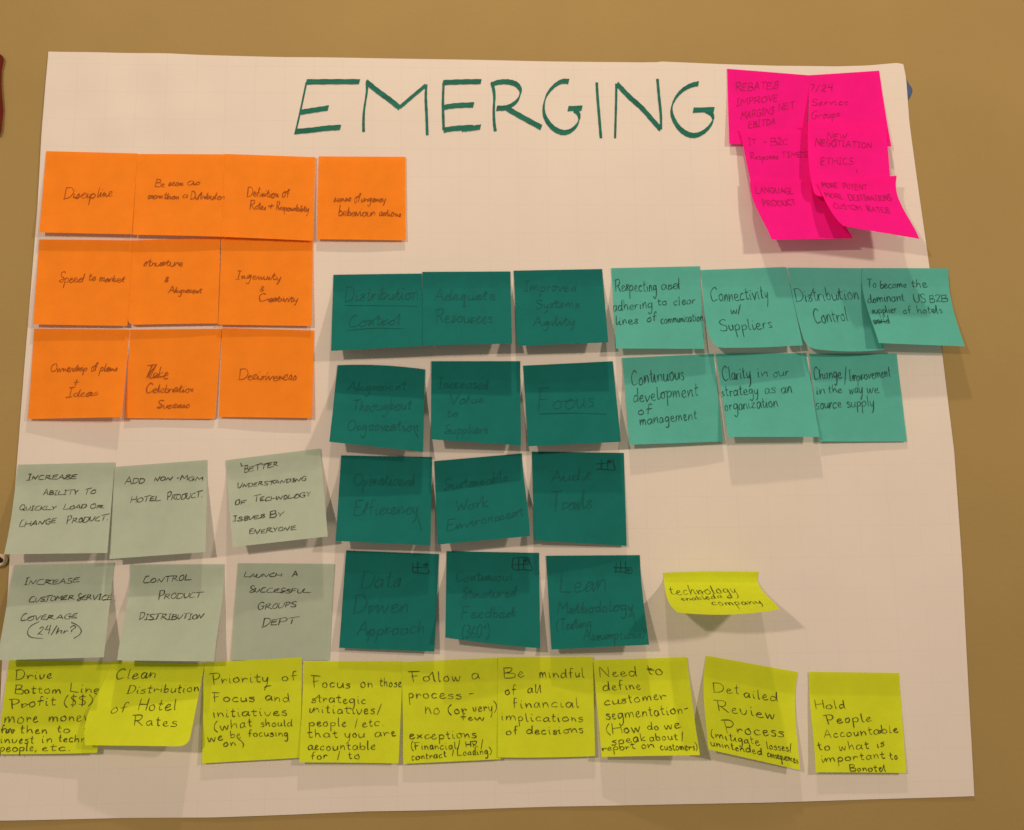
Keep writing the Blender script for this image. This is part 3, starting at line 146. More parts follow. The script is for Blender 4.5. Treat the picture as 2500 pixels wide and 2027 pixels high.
 'T12': [('Lean', 0.124, 0.402, 0.62, 0.394, 0.237), ('Methodology', 0.085, 0.618, 0.876, 0.618, 0.139), ('~', 0.869, 0.625, 0.882, 0.68, 0.89, 0.776), ('(Testing', 0.061, 0.801, 0.425, 0.783, 0.128), ('Assumptions)', 0.338, 0.912, 0.968, 0.923, 0.119), ('#', 0.71, 0.133, 0.809, 0.137, 0.907, 0.138), ('#', 0.746, 0.073, 0.734, 0.187), ('#', 0.792, 0.064, 0.786, 0.188), ('#', 0.844, 0.067, 0.838, 0.195), ('#', 0.714, 0.18, 0.806, 0.185, 0.896, 0.2, 0.91, 0.149), ('#', 0.852, 0.175, 0.867, 0.148, 0.871, 0.182, 0.889, 0.155)],
 'L1': [('Respecting', 0.031, 0.289, 0.499, 0.29, 0.146), ('and', 0.555, 0.277, 0.758, 0.274, 0.13), ('adhering', -0.007, 0.532, 0.444, 0.502, 0.132), ('to', 0.495, 0.47, 0.612, 0.471, 0.096), ('clear', 0.68, 0.472, 0.927, 0.448, 0.098), ('lines', 0.014, 0.701, 0.267, 0.688, 0.119), ('of', 0.366, 0.675, 0.478, 0.663, 0.104), ('communication', 0.525, 0.69, 1.007, 0.659, 0.109)],
 'L2': [('Connectivity', 0.086, 0.407, 0.733, 0.386, 0.169), ('w/', 0.286, 0.557, 0.403, 0.562, 0.119), ('Suppliers', 0.134, 0.781, 0.714, 0.756, 0.144)],
 'L3': [('Distribution', 0.022, 0.418, 0.852, 0.376, 0.158), ('Control', 0.206, 0.68, 0.651, 0.64, 0.172)],
 'L4': [('To', 0.053, 0.248, 0.161, 0.247, 0.113), ('become', 0.205, 0.264, 0.508, 0.244, 0.111), ('the', 0.562, 0.243, 0.747, 0.241, 0.106), ('dominant', 0.025, 0.453, 0.456, 0.427, 0.122), ('US', 0.563, 0.433, 0.702, 0.431, 0.108), ('B2B', 0.747, 0.439, 0.952, 0.418, 0.09), ('supplier', 0.034, 0.597, 0.334, 0.58, 0.102), ('of', 0.402, 0.587, 0.506, 0.575, 0.089), ('hotels', 0.574, 0.582, 0.865, 0.566, 0.102), ('world', 0.015, 0.744, 0.207, 0.728, 0.107), ('%', 0.031, 0.688, 0.112, 0.704, 0.209, 0.691, 0.044, 0.724)],
 'L5': [('Continuous', 0.076, 0.331, 0.653, 0.275, 0.177), ('development', 0.078, 0.518, 0.788, 0.461, 0.152), ('of', 0.113, 0.663, 0.266, 0.651, 0.105), ('management', 0.127, 0.782, 0.75, 0.732, 0.124)],
 'L6': [('Clarity', 0.037, 0.33, 0.352, 0.292, 0.169), ('in', 0.418, 0.293, 0.545, 0.285, 0.125), ('our', 0.596, 0.286, 0.768, 0.271, 0.125), ('strategy', -0.005, 0.523, 0.405, 0.485, 0.129), ('as', 0.472, 0.485, 0.598, 0.478, 0.128), ('an', 0.657, 0.478, 0.776, 0.471, 0.128), ('organization', 0.009, 0.684, 0.597, 0.638, 0.135)],
 'L7': [('Change', 0.023, 0.298, 0.34, 0.275, 0.134), ('/', 0.363, 0.336, 0.401, 0.336, 0.199), ('Improvement', 0.42, 0.305, 0.9, 0.26, 0.125), ('in', 0.027, 0.458, 0.135, 0.451, 0.104), ('the', 0.165, 0.451, 0.327, 0.443, 0.101), ('way', 0.402, 0.458, 0.564, 0.443, 0.119), ('we', 0.609, 0.451, 0.748, 0.443, 0.119), ('source', 0.005, 0.634, 0.299, 0.611, 0.122), ('supply', 0.361, 0.611, 0.676, 0.596, 0.122)],
 'P1': [('REBATES', 0.095, 0.292, 0.627, 0.214, 0.121), ('IMPROVE', 0.098, 0.488, 0.614, 0.386, 0.106), ('MARGINS', 0.159, 0.674, 0.572, 0.567, 0.114), ('NET', 0.628, 0.525, 0.826, 0.466, 0.101), ('EBITDA', 0.25, 0.776, 0.586, 0.706, 0.095)],
 'P2': [('7/24', 0.004, 0.224, 0.337, 0.24, 0.103), ('Service', 0.033, 0.432, 0.53, 0.425, 0.101), ('Groups.', 0.031, 0.614, 0.436, 0.584, 0.114)],
 'P3': [('IT', 0.09, 0.218, 0.201, 0.21, 0.091), ('-', 0.292, 0.219, 0.368, 0.219, 0.097), ('B2C', 0.41, 0.219, 0.663, 0.211, 0.097), ('Response', 0.073, 0.428, 0.497, 0.422, 0.1), ('TIMES', 0.551, 0.406, 0.94, 0.392, 0.094)],
 'P4': [('NEW', 0.242, 0.221, 0.493, 0.197, 0.092), ('NEGOTIATION', 0.09, 0.318, 0.793, 0.317, 0.1), ('ETHICS', 0.149, 0.558, 0.552, 0.545, 0.1), ('~', 0.586, 0.62, 0.592, 0.661)],
 'P5': [('LANGUAGE', 0.069, 0.211, 0.562, 0.22, 0.116), ('PRODUCT', 0.101, 0.437, 0.528, 0.429, 0.117)],
 'P6': [('MORE', 0.049, 0.091, 0.247, 0.133, 0.12), ('POTENT', 0.308, 0.16, 0.615, 0.198, 0.109), ('MORE', 0.036, 0.307, 0.253, 0.344, 0.123), ('DESTINATIONS', 0.333, 0.377, 0.9, 0.382, 0.116), ('CUSTOM', 0.072, 0.552, 0.43, 0.571, 0.12), ('RATES', 0.506, 0.586, 0.796, 0.584, 0.113)],
}
SHEET_TOP = [(-381.6,316.0),(-318.0,315.7),(-275.9,315.4),(-176.7,313.2),(-69.1,313.0),(3.3,312.7),(76.4,312.4),(149.3,311.8),(152.3,313.0),(209.5,311.3),(261.7,310.3),(314.4,310.6),(344.7,312.1),(371.5,314.9),(377.5,313.7)]
SHEET_BOTTOM = [(-379.4,-314.7),(-330.2,-315.2),(-284.4,-315.5),(-216.6,-316.8),(-154.6,-316.3),(-98.2,-315.4),(-25.6,-316.2),(44.5,-315.9),(125.0,-316.5),(206.4,-317.1),(288.6,-317.1),(355.1,-317.0),(381.5,-316.7)]
SHEET_LEFT = [(-381.6,316.0),(-382.0,249.9),(-381.1,176.1),(-381.9,104.4),(-382.5,41.8),(-382.6,-25.9),(-383.2,-111.0),(-382.5,-155.5),(-383.0,-196.1),(-381.6,-236.0),(-379.4,-314.7)]
SHEET_RIGHT = [(377.5,313.7),(379.0,300.1),(378.3,256.5),(380.7,194.5),(383.9,126.4),(388.6,45.6),(391.0,-39.6),(388.6,-142.0),(384.6,-240.0),(381.5,-316.7)]
HEADING = [
 ('E', [[(-159.1,289.7),(-136.2,290.0),(-112.7,290.3)], [(-158.8,289.4),(-163.4,263.1),(-167.1,243.9)], [(-163.9,261.3),(-152.6,263.2),(-139.4,265.4)], [(-167.9,243.5),(-152.2,245.0),(-142.4,246.4),(-128.5,247.4)]]),
 ('M', [[(-106.1,291.6),(-106.3,280.8),(-108.4,263.6),(-108.8,252.9),(-108.6,243.3)], [(-106.7,290.3),(-97.2,282.0),(-87.1,274.3),(-77.5,266.2)], [(-77.8,266.4),(-66.1,277.5),(-54.6,288.1)], [(-54.4,288.7),(-54.8,275.9),(-54.1,259.8),(-53.5,241.1)]]),
 ('E', [[(-39.9,290.6),(-22.8,291.5),(-6.1,291.9)], [(-39.2,290.2),(-39.8,270.7),(-39.2,246.0)], [(-39.3,267.2),(-28.9,269.0),(-12.8,269.9)], [(-39.0,246.0),(-29.0,247.7),(-14.0,248.8)], [(-23.0,247.0),(-15.0,247.9),(-7.0,249.2)]]),
 ('R', [[(3.8,291.8),(5.4,278.7),(4.8,265.7),(5.0,253.9),(5.9,245.3)], [(2.5,288.5),(7.6,291.1),(16.2,292.1),(23.8,290.4),(27.8,286.4),(28.4,281.1),(24.8,273.5),(16.4,267.7),(7.3,266.8)], [(15.9,267.1),(29.9,258.6),(46.4,249.1)]]),
 ('G', [[(71.8,293.3),(65.2,293.0),(57.9,288.0),(51.6,279.2),(48.9,268.3),(50.2,258.6),(56.1,249.5),(64.1,244.9),(71.2,245.8),(77.4,251.3),(80.1,257.8),(79.2,263.2),(76.0,266.4)], [(70.5,267.3),(82.9,267.9)]]),
 ('I', [[(96.7,292.5),(97.0,279.7),(98.0,259.0),(98.9,239.6)]]),
 ('N', [[(114.2,291.4),(113.3,272.2),(111.4,239.7)], [(114.8,291.0),(125.2,278.9),(136.1,268.1),(146.8,254.6),(152.1,248.1)], [(152.4,248.1),(152.8,261.7),(151.9,278.1),(151.1,296.0)]]),
 ('G', [[(188.1,291.9),(180.8,289.9),(172.8,284.9),(166.3,277.1),(162.8,268.3),(163.4,259.6),(168.2,249.9),(175.1,244.0),(182.2,242.4),(189.5,245.2),(196.0,251.2),(199.4,257.8),(198.1,263.2),(193.4,266.2)], [(182.0,266.3),(200.9,267.1)]]),
]
PUTTY = [(377.9,304.5),(379.7,299.3),(381.6,294.5),(383.5,291.4),(384.1,288.6),(383.0,285.0),(381.2,281.8),(378.6,278.2),(376.6,276.6)]
TAPE = [(-389.4,-119.9)]
MAROON = [(-421.4,312.3),(-418.5,309.6),(-417.6,306.6),(-418.2,301.6),(-418.9,297.0),(-418.6,288.3),(-417.7,280.7),(-416.4,271.3),(-414.9,260.8),(-414.8,250.7),(-414.9,242.1),(-415.9,236.9)]


# ------------------------------------------------------------ materials
def new_mat(name):
    m = bpy.data.materials.new(name)
    m.use_nodes = True
    nt = m.node_tree
    return m, nt, nt.nodes['Principled BSDF'], nt.nodes['Material Output']


def mottled(nt, color, scale, amount, detail=5.0):
    """a base colour with faint cloudy variation in object space"""
    tc = nt.nodes.new('ShaderNodeTexCoord')
    nz = nt.nodes.new('ShaderNodeTexNoise')
    nz.inputs['Scale'].default_value = scale
    nz.inputs['Detail'].default_value = detail
    nz.inputs['Roughness'].default_value = 0.65
    nt.links.new(tc.outputs['Object'], nz.inputs['Vector'])
    rmp = nt.nodes.new('ShaderNodeMapRange')
    rmp.inputs['From Min'].default_value = 0.25
    rmp.inputs['From Max'].default_value = 0.75
    rmp.inputs['To Min'].default_value = 1.0 - amount
    rmp.inputs['To Max'].default_value = 1.0 + amount
    nt.links.new(nz.outputs['Fac'], rmp.inputs['Value'])
    mul = nt.nodes.new('ShaderNodeMix')
    mul.data_type = 'RGBA'
    mul.blend_type = 'MULTIPLY'
    mul.inputs['Factor'].default_value = 1.0
    mul.inputs['A'].default_value = (*color, 1)
    nt.links.new(rmp.outputs['Result'], mul.inputs['B'])
    return tc, nz, mul


def bump(nt, tc, bsdf, scale, dist, strength=0.5, detail=4.0):
    nz = nt.nodes.new('ShaderNodeTexNoise')
    nz.inputs['Scale'].default_value = scale
    nz.inputs['Detail'].default_value = detail
    nt.links.new(tc.outputs['Object'], nz.inputs['Vector'])
    b = nt.nodes.new('ShaderNodeBump')
    b.inputs['Strength'].default_value = strength
    b.inputs['Distance'].default_value = dist
    nt.links.new(nz.outputs['Fac'], b.inputs['Height'])
    nt.links.new(b.outputs['Normal'], bsdf.inputs['Normal'])
    return b


def paper_mat(name, color, translucent=0.2, amount=0.06, top_shade=1.0):
    m, nt, p, out = new_mat(name)
    tc, nz, mul = mottled(nt, color, 55.0, amount)
    if top_shade < 1.0:
        # shade of the upright glued strip at the note's top, put into the colour
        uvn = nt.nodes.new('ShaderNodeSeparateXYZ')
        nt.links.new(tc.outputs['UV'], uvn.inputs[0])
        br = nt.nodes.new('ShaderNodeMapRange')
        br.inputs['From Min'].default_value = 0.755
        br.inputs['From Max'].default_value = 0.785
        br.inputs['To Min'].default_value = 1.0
        br.inputs['To Max'].default_value = top_shade
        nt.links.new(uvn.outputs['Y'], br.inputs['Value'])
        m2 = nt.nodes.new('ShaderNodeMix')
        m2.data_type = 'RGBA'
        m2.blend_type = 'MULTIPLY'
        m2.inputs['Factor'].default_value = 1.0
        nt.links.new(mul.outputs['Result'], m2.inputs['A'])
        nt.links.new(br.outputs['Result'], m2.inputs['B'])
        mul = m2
    nt.links.new(mul.outputs['Result'], p.inputs['Base Color'])
    p.inputs['Roughness'].default_value = 0.85
    p.inputs['Specular IOR Level'].default_value = 0.12
    b = bump(nt, tc, p, 900.0, 0.00025, 0.35)
    if translucent > 0:
        t = nt.nodes.new('ShaderNodeBsdfTranslucent')
        nt.links.new(mul.outputs['Result'], t.inputs['Color'])
        mx = nt.nodes.new('ShaderNodeMixShader')
        mx.inputs[0].default_value = translucent
        nt.links.new(p.outputs[0], mx.inputs[1])
        nt.links.new(t.outputs[0], mx.inputs[2])
        nt.links.new(mx.outputs[0], out.inputs['Surface'])
    return m


def plain_mat(name, color, rough=0.7, spec=0.2):
    m, nt, p, out = new_mat(name)
    tc, nz, mul = mottled(nt, color, 220.0, 0.22)
    nt.links.new(mul.outputs['Result'], p.inputs['Base Color'])
    p.inputs['Roughness'].default_value = rough
    p.inputs['Specular IOR Level'].default_value = spec
    return m


def wall_mat():
    m, nt, p, out = new_mat('painted_wall')
    tc, nz, mul = mottled(nt, (0.345, 0.256, 0.100), 6.0, 0.06)
    nt.links.new(mul.outputs['Result'], p.inputs['Base Color'])
    p.inputs['Roughness'].default_value = 0.7
    p.inputs['Specular IOR Level'].default_value = 0.2
    bump(nt, tc, p, 260.0, 0.0006, 0.35, 6.0)
    return m


def sheet_mat():
    m, nt, p, out = new_mat('easel_paper')
    tc, nz, mul = mottled(nt, (0.725, 0.695, 0.675), 11.0, 0.028)
    # very faint printed one-inch squares
    sep = nt.nodes.new('ShaderNodeSeparateXYZ')
    nt.links.new(tc.outputs['Object'], sep.inputs[0])
    lines = []
    for ax in ('X', 'Z'):
        md = nt.nodes.new('ShaderNodeMath')
        md.operation = 'PINGPONG'
        md.inputs[1].default_value = 0.0127
        nt.links.new(sep.outputs[ax], md.inputs[0])
        ls = nt.nodes.new('ShaderNodeMath')
        ls.operation = 'LESS_THAN'
        ls.inputs[1].default_value = 0.00035
        nt.links.new(md.outputs[0], ls.inputs[0])
        lines.append(ls)
    mxm = nt.nodes.new('ShaderNodeMath')
    mxm.operation = 'MAXIMUM'
    nt.links.new(lines[0].outputs[0], mxm.inputs[0])
    nt.links.new(lines[1].outputs[0], mxm.inputs[1])
    sc = nt.nodes.new('ShaderNodeMath')
    sc.operation = 'MULTIPLY'
    sc.inputs[1].default_value = 0.10
    nt.links.new(mxm.outputs[0], sc.inputs[0])
    mx = nt.nodes.new('ShaderNodeMix')
    mx.data_type = 'RGBA'
    nt.links.new(sc.outputs[0], mx.inputs['Factor'])
    nt.links.new(mul.outputs['Result'], mx.inputs['A'])
    mx.inputs['B'].default_value = (0.42, 0.50, 0.58, 1)
    nt.links.new(mx.outputs['Result'], p.inputs['Base Color'])
    p.inputs['Roughness'].default_value = 0.8
    p.inputs['Specular IOR Level'].default_value = 0.15
    bump(nt, tc, p, 700.0, 0.0003, 0.3)
    return m


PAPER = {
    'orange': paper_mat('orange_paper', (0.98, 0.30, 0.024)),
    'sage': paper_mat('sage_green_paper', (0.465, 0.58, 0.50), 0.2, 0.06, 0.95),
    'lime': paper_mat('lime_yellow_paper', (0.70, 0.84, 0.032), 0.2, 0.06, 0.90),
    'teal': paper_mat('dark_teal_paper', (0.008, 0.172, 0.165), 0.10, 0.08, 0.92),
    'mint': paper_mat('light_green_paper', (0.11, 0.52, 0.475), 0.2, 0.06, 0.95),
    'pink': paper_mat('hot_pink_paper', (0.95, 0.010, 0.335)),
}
INK = {
    'orange': plain_mat('pen_on_orange', (0.33, 0.085, 0.012)),
    'sage': plain_mat('black_pen_on_sage', (0.050, 0.050, 0.036)),
    'lime': plain_mat('black_pen_on_lime', (0.065, 0.07, 0.014)),
    'teal': plain_mat('dark_pen_on_teal', (0.004, 0.105, 0.105)),
    'mint': plain_mat('dark_pen_on_mint', (0.016, 0.075, 0.062)),
    'pink': plain_mat('dark_pen_on_pink', (0.42, 0.008, 0.13)),
}
GRID_INK = plain_mat('black_pen_on_teal', (0.003, 0.045, 0.045))
PEN = {'orange': 0.60, 'sage': 0.56, 'lime': 0.58, 'teal': 0.56, 'mint': 0.55, 'pink': 0.58}  # mm


# ------------------------------------------------------------ object helpers
def mesh_obj(name, verts, faces, mat, parent=None, smooth=True):
    me = bpy.data.meshes.new(name)
    me.from_pydata(verts, [], faces)
    me.update()
    if smooth:
        me.polygons.foreach_set('use_smooth', [True] * len(me.polygons))
    me.materials.append(mat)
    o = bpy.data.objects.new(name, me)
    COL.objects.link(o)
    if parent:
        o.parent = parent
    return o


def tag(o, label, cat, group=None):
    o['label'] = label
    o['category'] = cat
    if group:
        o['group'] = group
    return o


# ------------------------------------------------------------ wall
def build_wall():
    x0, x1, z0, z1 = -2.2, 2.2, -1.5, 1.7
    v = [(x0, 0, z0), (x1, 0, z0), (x1, 0, z1), (x0, 0, z1),
         (x0, 0.12, z0), (x1, 0.12, z0), (x1, 0.12, z1), (x0, 0.12, z1)]
    f = [(0, 1, 2, 3), (5, 4, 7, 6), (4, 0, 3, 7), (1, 5, 6, 2), (3, 2, 6, 7), (4, 5, 1, 0)]
    o = mesh_obj('wall', v, f, wall_mat(), smooth=False)
    o['kind'] = 'structure'
    return o


build_wall()


# ------------------------------------------------------------ easel sheet with its heading
def along(pts, t):
    ls = [0.0]
    for a, b in zip(pts, pts[1:]):
        ls.append(ls[-1] + math.hypot(b[0] - a[0], b[1] - a[1]))
    d = t * ls[-1]
    for i in range(len(pts) - 1):
        if d <= ls[i + 1] or i == len(pts) - 2:
            k = (d - ls[i]) / max(1e-9, ls[i + 1] - ls[i])
            return (pts[i][0] + k * (pts[i + 1][0] - pts[i][0]), pts[i][1] + k * (pts[i + 1][1] - pts[i][1]))


def sheet_depth(x, z):
    """distance of the paper from the wall in mm: nearly flat, a little wavy"""
    w = 1.5 + 0.46 * math.sin(x * 0.021 + 0.7) * math.cos(z * 0.009 + 0.4) + 0.26 * math.sin(x * 0.043 + z * 0.026)
    # rumpled upper left corner
    g = math.exp(-((x + 310) ** 2 + (z - 265) ** 2) / 5200.0)
    w += g * (0.55 * math.sin(x * 0.10 + z * 0.035) + 0.45 * math.sin(z * 0.12 - x * 0.03))
    # faint flattened folds
    w += 0.16 * math.exp(-((z + 17 - x * 0.01) / 1.6) ** 2) + 0.14 * math.exp(-((z + 268 + x * 0.012) / 1.6) ** 2)
    w += 0.14 * math.exp(-((x - 296 - z * 0.02) / 1.6) ** 2)
    # one crease running down from the top edge, right of the heading
    w += 0.5 * math.exp(-((x - 145 + (318 - z) * 0.03) / 2.0) ** 2) * max(0.0, min(1.0, (z - 270) / 40.0))
    return w


def build_sheet():
    nu, nv = 130, 104
    TL, TR, BL, BR = SHEET_TOP[0], SHEET_TOP[-1], SHEET_BOTTOM[0], SHEET_BOTTOM[-1]
    vs, fs = [], []
    for j in range(nv + 1):
        v = j / nv
        L, R_ = along(SHEET_LEFT, v), along(SHEET_RIGHT, v)
        for i in range(nu + 1):
            u = i / nu
            T, B = along(SHEET_TOP, u), along(SHEET_BOTTOM, u)
            x, z = [(1 - v) * T[k] + v * B[k] + (1 - u) * L[k] + u * R_[k]
                    - ((1 - u) * (1 - v) * TL[k] + u * (1 - v) * TR[k] + (1 - u) * v * BL[k] + u * v * BR[k]) for k in (0, 1)]
            d = sheet_depth(x, z)
            vs.append((x * MM, -d * MM, z * MM))
    for j in range(nv):
        for i in range(nu):
            a = j * (nu + 1) + i
            fs.append((a, a + nu + 1, a + nu + 2, a + 1))
    o = mesh_obj('paper_sheet', vs, fs, sheet_mat())
    tag(o, 'large white easel pad sheet with a green handwritten heading, stuck on the tan wall', 'paper sheet')
    return o


sheet = build_sheet()


def smooth_path(pts, n=7):
    """Catmull-Rom through the points"""
    if len(pts) < 3:
        return [tuple(pts[0][k] + (pts[-1][k] - pts[0][k]) * i / 4 for k in (0, 1)) for i in range(5)]
    out = []
    P = [tuple(2 * pts[0][k] - pts[1][k] for k in (0, 1))] + list(pts) + [tuple(2 * pts[-1][k] - pts[-2][k] for k in (0, 1))]
    for i in range(1, len(P) - 2):
        for s in range(n):
            t = s / n
            out.append(tuple(0.5 * (2 * P[i][k] + (P[i + 1][k] - P[i - 1][k]) * t
                                    + (2 * P[i - 1][k] - 5 * P[i][k] + 4 * P[i + 1][k] - P[i + 2][k]) * t * t
                                    + (3 * P[i][k] - P[i - 1][k] - 3 * P[i + 1][k] + P[i + 2][k]) * t ** 3) for k in (0, 1)))
    out.append(tuple(pts[-1]))
    return out


def sstep(a, b, x):
    t = max(0.0, min(1.0, (x - a) / (b - a)))
    return t * t * (3 - 2 * t)


def build_heading():
    ink, nt, p, out = new_mat('green_marker')
    tc, nz, mul = mottled(nt, (0.005, 0.150, 0.112), 60.0, 0.40, 6.0)
    mp = nt.nodes.new('ShaderNodeMapping')
    mp.inputs['Scale'].default_value = (0.45, 1.0, 3.2)     # streaks along the broad strokes
    nt.links.new(tc.outputs['Object'], mp.inputs['Vector'])
    nt.links.new(mp.outputs['Vector'], nz.inputs['Vector'])
    nt.links.new(mul.outputs['Result'], p.inputs['Base Color'])
    p.inputs['Roughness'].default_value = 0.6
    p.inputs['Specular IOR Level'].default_value = 0.25
    nib = Vector((0.58, 1.95))                      # chisel tip of the marker, mm
    for name, strokes in HEADING:
        vs, fs = [], []
        for si, st in enumerate(strokes):
            p = [Vector(q) for q in smooth_path(st)]
            base = len(vs)
            for i, q in enumerate(p):
                d = (p[min(i + 1, len(p) - 1)] - p[max(i - 1, 0)]).normalized()
                perp = Vector((-d.y, d.x))
                c = d.x * nib.y - d.y * nib.x
                k = abs(c) / nib.length
                slant = (nib if c > 0 else -nib)
                w = sstep(0.55, 0.9, k)
                off = slant * w + perp * (abs(c) * (1 - w)) + perp * 0.52
                off *= 1.0 + 0.06 * math.sin(i * 1.7 + si * 2.1)
                for s in (1, -1):
                    r = q + off * s
                    dd = sheet_depth(r.x, r.y) + 0.35 + 0.03 * si
                    vs.append((r.x * MM, -dd * MM, r.y * MM))
            for i in range(len(p) - 1):
                a = base + 2 * i
                fs.append((a, a + 1, a + 3, a + 2))
        mesh_obj('letter', vs, fs, ink, sheet)


build_heading()

# ------------------------------------------------------------ handwriting: single-line alphabet
# every glyph: advance width, then strokes ('!' = straight corners), cap height 1, x-height about .5
GLYPHS = {
 'A': (.72, '!0,0 .36,1 .7,0;!.13,.36 .6,.38'), 'B': (.62, '!.03,0 .05,1;0,.97 .5,.93 .42,.58 .05,.52;.05,.52 .62,.42 .55,.05 0,.02'),
 'C': (.64, '.6,.84 .36,1 .08,.74 .03,.36 .22,.02 .62,.13'), 'D': (.7, '!.06,0 .04,1;-.04,.97 .45,.95 .7,.55 .5,.12 -.02,0'),
 'E': (.56, '!.55,.98 .02,1 0,0 .56,.03;!.02,.52 .45,.54'), 'F': (.56, '!.04,0 .06,1;!-.06,.98 .56,1;!.04,.5 .42,.53'),
 'G': (.7, '.62,.86 .36,1 .06,.72 .05,.28 .3,.0 .6,.1 .62,.42;!.36,.42 .74,.43'), 'H': (.66, '!.02,0 .03,1;!.64,0 .62,1;!.03,.5 .63,.52'),
 'I': (.42, '!.21,0 .2,1;!0,.98 .42,1;!0,0 .42,.02'), 'J': (.5, '.42,1 .42,.2 .2,0 .02,.15'),
 'K': (.62, '!.03,0 .04,1;!.58,.98 .06,.45 .62,0'), 'L': (.56, '!.05,1 .02,.03 .58,.02'),
 'M': (.85, '!.0,0 .1,1 .42,.35 .76,1 .84,0'), 'N': (.7, '!.02,0 .06,1 .62,.02 .66,1'),
 'O': (.7, '.4,.98 .1,.8 .03,.4 .25,.02 .6,.2 .66,.65 .4,.98'), 'P': (.6, '!.08,-.02 .06,1;-.04,.95 .45,1 .58,.72 .4,.5 .06,.45'),
 'Q': (.72, '.4,.98 .08,.75 .05,.3 .3,.02 .62,.25 .64,.7 .4,.98;!.4,.3 .74,-.08'),
 'R': (.64, '!.08,0 .06,1;-.04,.95 .45,1 .56,.74 .36,.52 .08,.48;!.25,.5 .66,0'),
 'S': (.58, '.56,.86 .32,1 .08,.8 .22,.55 .5,.4 .5,.1 .22,0 .0,.12'), 'T': (.62, '!.32,0 .33,1;!-.02,.97 .66,1'),
 'U': (.66, '.04,1 .03,.3 .25,0 .55,.15 .62,1'), 'V': (.64, '!0,1 .32,0 .64,1'), 'W': (.9, '!0,1 .22,0 .45,.7 .68,0 .9,1'),
 'X': (.62, '!0,1 .62,0;!.58,1 0,0'), 'Y': (.6, '!0,1 .3,.48 .6,1;!.3,.48 .26,0'), 'Z': (.6, '!0,1 .58,1 .02,0 .62,.02'),
 'a': (.48, '.4,.42 .22,.5 .04,.3 .08,.03 .26,.04 .4,.3 .41,.48 .42,.1 .5,.02'), 'b': (.46, '.05,1 .04,.04;.05,.28 .24,.5 .42,.32 .34,.05 .05,.05'),
 'c': (.42, '.4,.42 .22,.5 .04,.28 .12,.02 .42,.07'), 'd': (.5, '.4,.4 .2,.5 .04,.26 .12,.02 .34,.1 .42,.4 .45,1 .44,.1 .5,.02'),
 'e': (.44, '.06,.22 .33,.3 .3,.48 .12,.44 .05,.2 .18,.0 .46,.07'), 'f': (.36, '.38,.94 .22,1 .16,.7 .15,-.02;!0,.5 .36,.53'),
 'g': (.48, '.4,.42 .2,.5 .04,.28 .14,.06 .36,.2 .42,.46 .42,-.2 .24,-.42 .04,-.3'), 'h': (.46, '!.05,1 .05,.0;.05,.14 .2,.47 .34,.44 .38,.2 .42,0'),
 'i': (.22, '.08,.48 .1,.06 .2,.02;.11,.72 .13,.76'), 'j': (.24, '.14,.48 .14,-.25 .0,-.38;.15,.72 .17,.76'),
 'k': (.44, '.05,1 .04,0;.38,.5 .07,.22 .44,.0'), 'l': (.22, '.08,1 .09,.1 .2,.02'),
 'm': (.72, '!.04,.5 .05,0;.05,.14 .18,.47 .3,.42 .34,.0;.34,.14 .46,.47 .6,.42 .66,0'), 'n': (.46, '!.04,.5 .06,0;.06,.12 .2,.47 .34,.46 .38,.2 .42,.0'),
 'o': (.46, '.26,.5 .06,.36 .08,.06 .3,.02 .42,.25 .26,.5 .36,.46'), 'p': (.46, '.05,.48 .04,-.42;.05,.32 .25,.5 .42,.3 .3,.04 .05,.08'),
 'q': (.48, '.4,.42 .2,.5 .04,.26 .16,.02 .38,.15 .42,.48 .42,-.42 .52,-.3'), 'r': (.36, '!.05,.5 .07,0;.07,.16 .16,.44 .36,.47'),
 's': (.38, '.36,.43 .18,.5 .06,.38 .3,.2 .3,.04 .02,.04'), 't': (.36, '.17,.86 .16,.1 .36,.04;!0,.54 .36,.57'),
 'u': (.48, '.04,.48 .06,.1 .22,.0 .4,.2 .42,.48 .42,.1 .5,.02'), 'v': (.44, '.02,.48 .18,.02 .24,.05 .42,.48'),
 'w': (.64, '.02,.48 .12,.02 .2,.05 .31,.4 .42,.02 .5,.06 .62,.48'), 'x': (.44, '!.02,.48 .42,.0;!.42,.48 .0,.0'),
 'y': (.46, '.03,.48 .1,.12 .26,.06 .42,.48;.42,.48 .34,-.2 .14,-.42'), 'z': (.44, '!.03,.46 .4,.48 .02,.02 .44,.02'),
 '0': (.5, '.28,1 .04,.7 .06,.2 .26,0 .46,.3 .44,.8 .28,1'), '2': (.52, '.03,.78 .25,1 .46,.75 .05,.05 .2,.12 .54,.02'),
 '3': (.5, '.05,.92 .3,1 .42,.75 .18,.54 .46,.35 .36,.04 .02,.05'), '4': (.54, '!.12,1 .05,.5 .46,.55;!.42,1 .4,0'),
 '6': (.5, '.4,1 .1,.6 .04,.2 .25,0 .46,.2 .3,.45 .06,.25'), '7': (.5, '!.02,.95 .48,1 .18,0'),
 '$': (.5, '.44,.84 .22,.92 .06,.72 .42,.4 .36,.12 .04,.14;!.25,1.08 .24,-.08'), '&': (.5, '.46,.0 .14,.7 .26,.95 .36,.72 .06,.25 .2,.0 .46,.35'),
 '+': (.5, '!.25,.85 .25,.1;!0,.48 .5,.5'), '-': (.4, '!.04,.45 .38,.47'), '/': (.36, '!.02,-.1 .34,1'), '.': (.16, '.06,.0 .09,.04'),
 ',': (.18, '.1,.06 .08,-.04 .02,-.16'), '(': (.3, '.28,1.05 .08,.7 .06,.25 .26,-.12'), ')': (.3, '.02,1.05 .22,.7 .24,.25 .02,-.12'),
 '?': (.46, '.04,.75 .24,1 .44,.78 .22,.45 .22,.28;.22,.04 .24,.0'), '°': (.3, '.15,1 .04,.88 .14,.76 .26,.88 .15,1'),
}
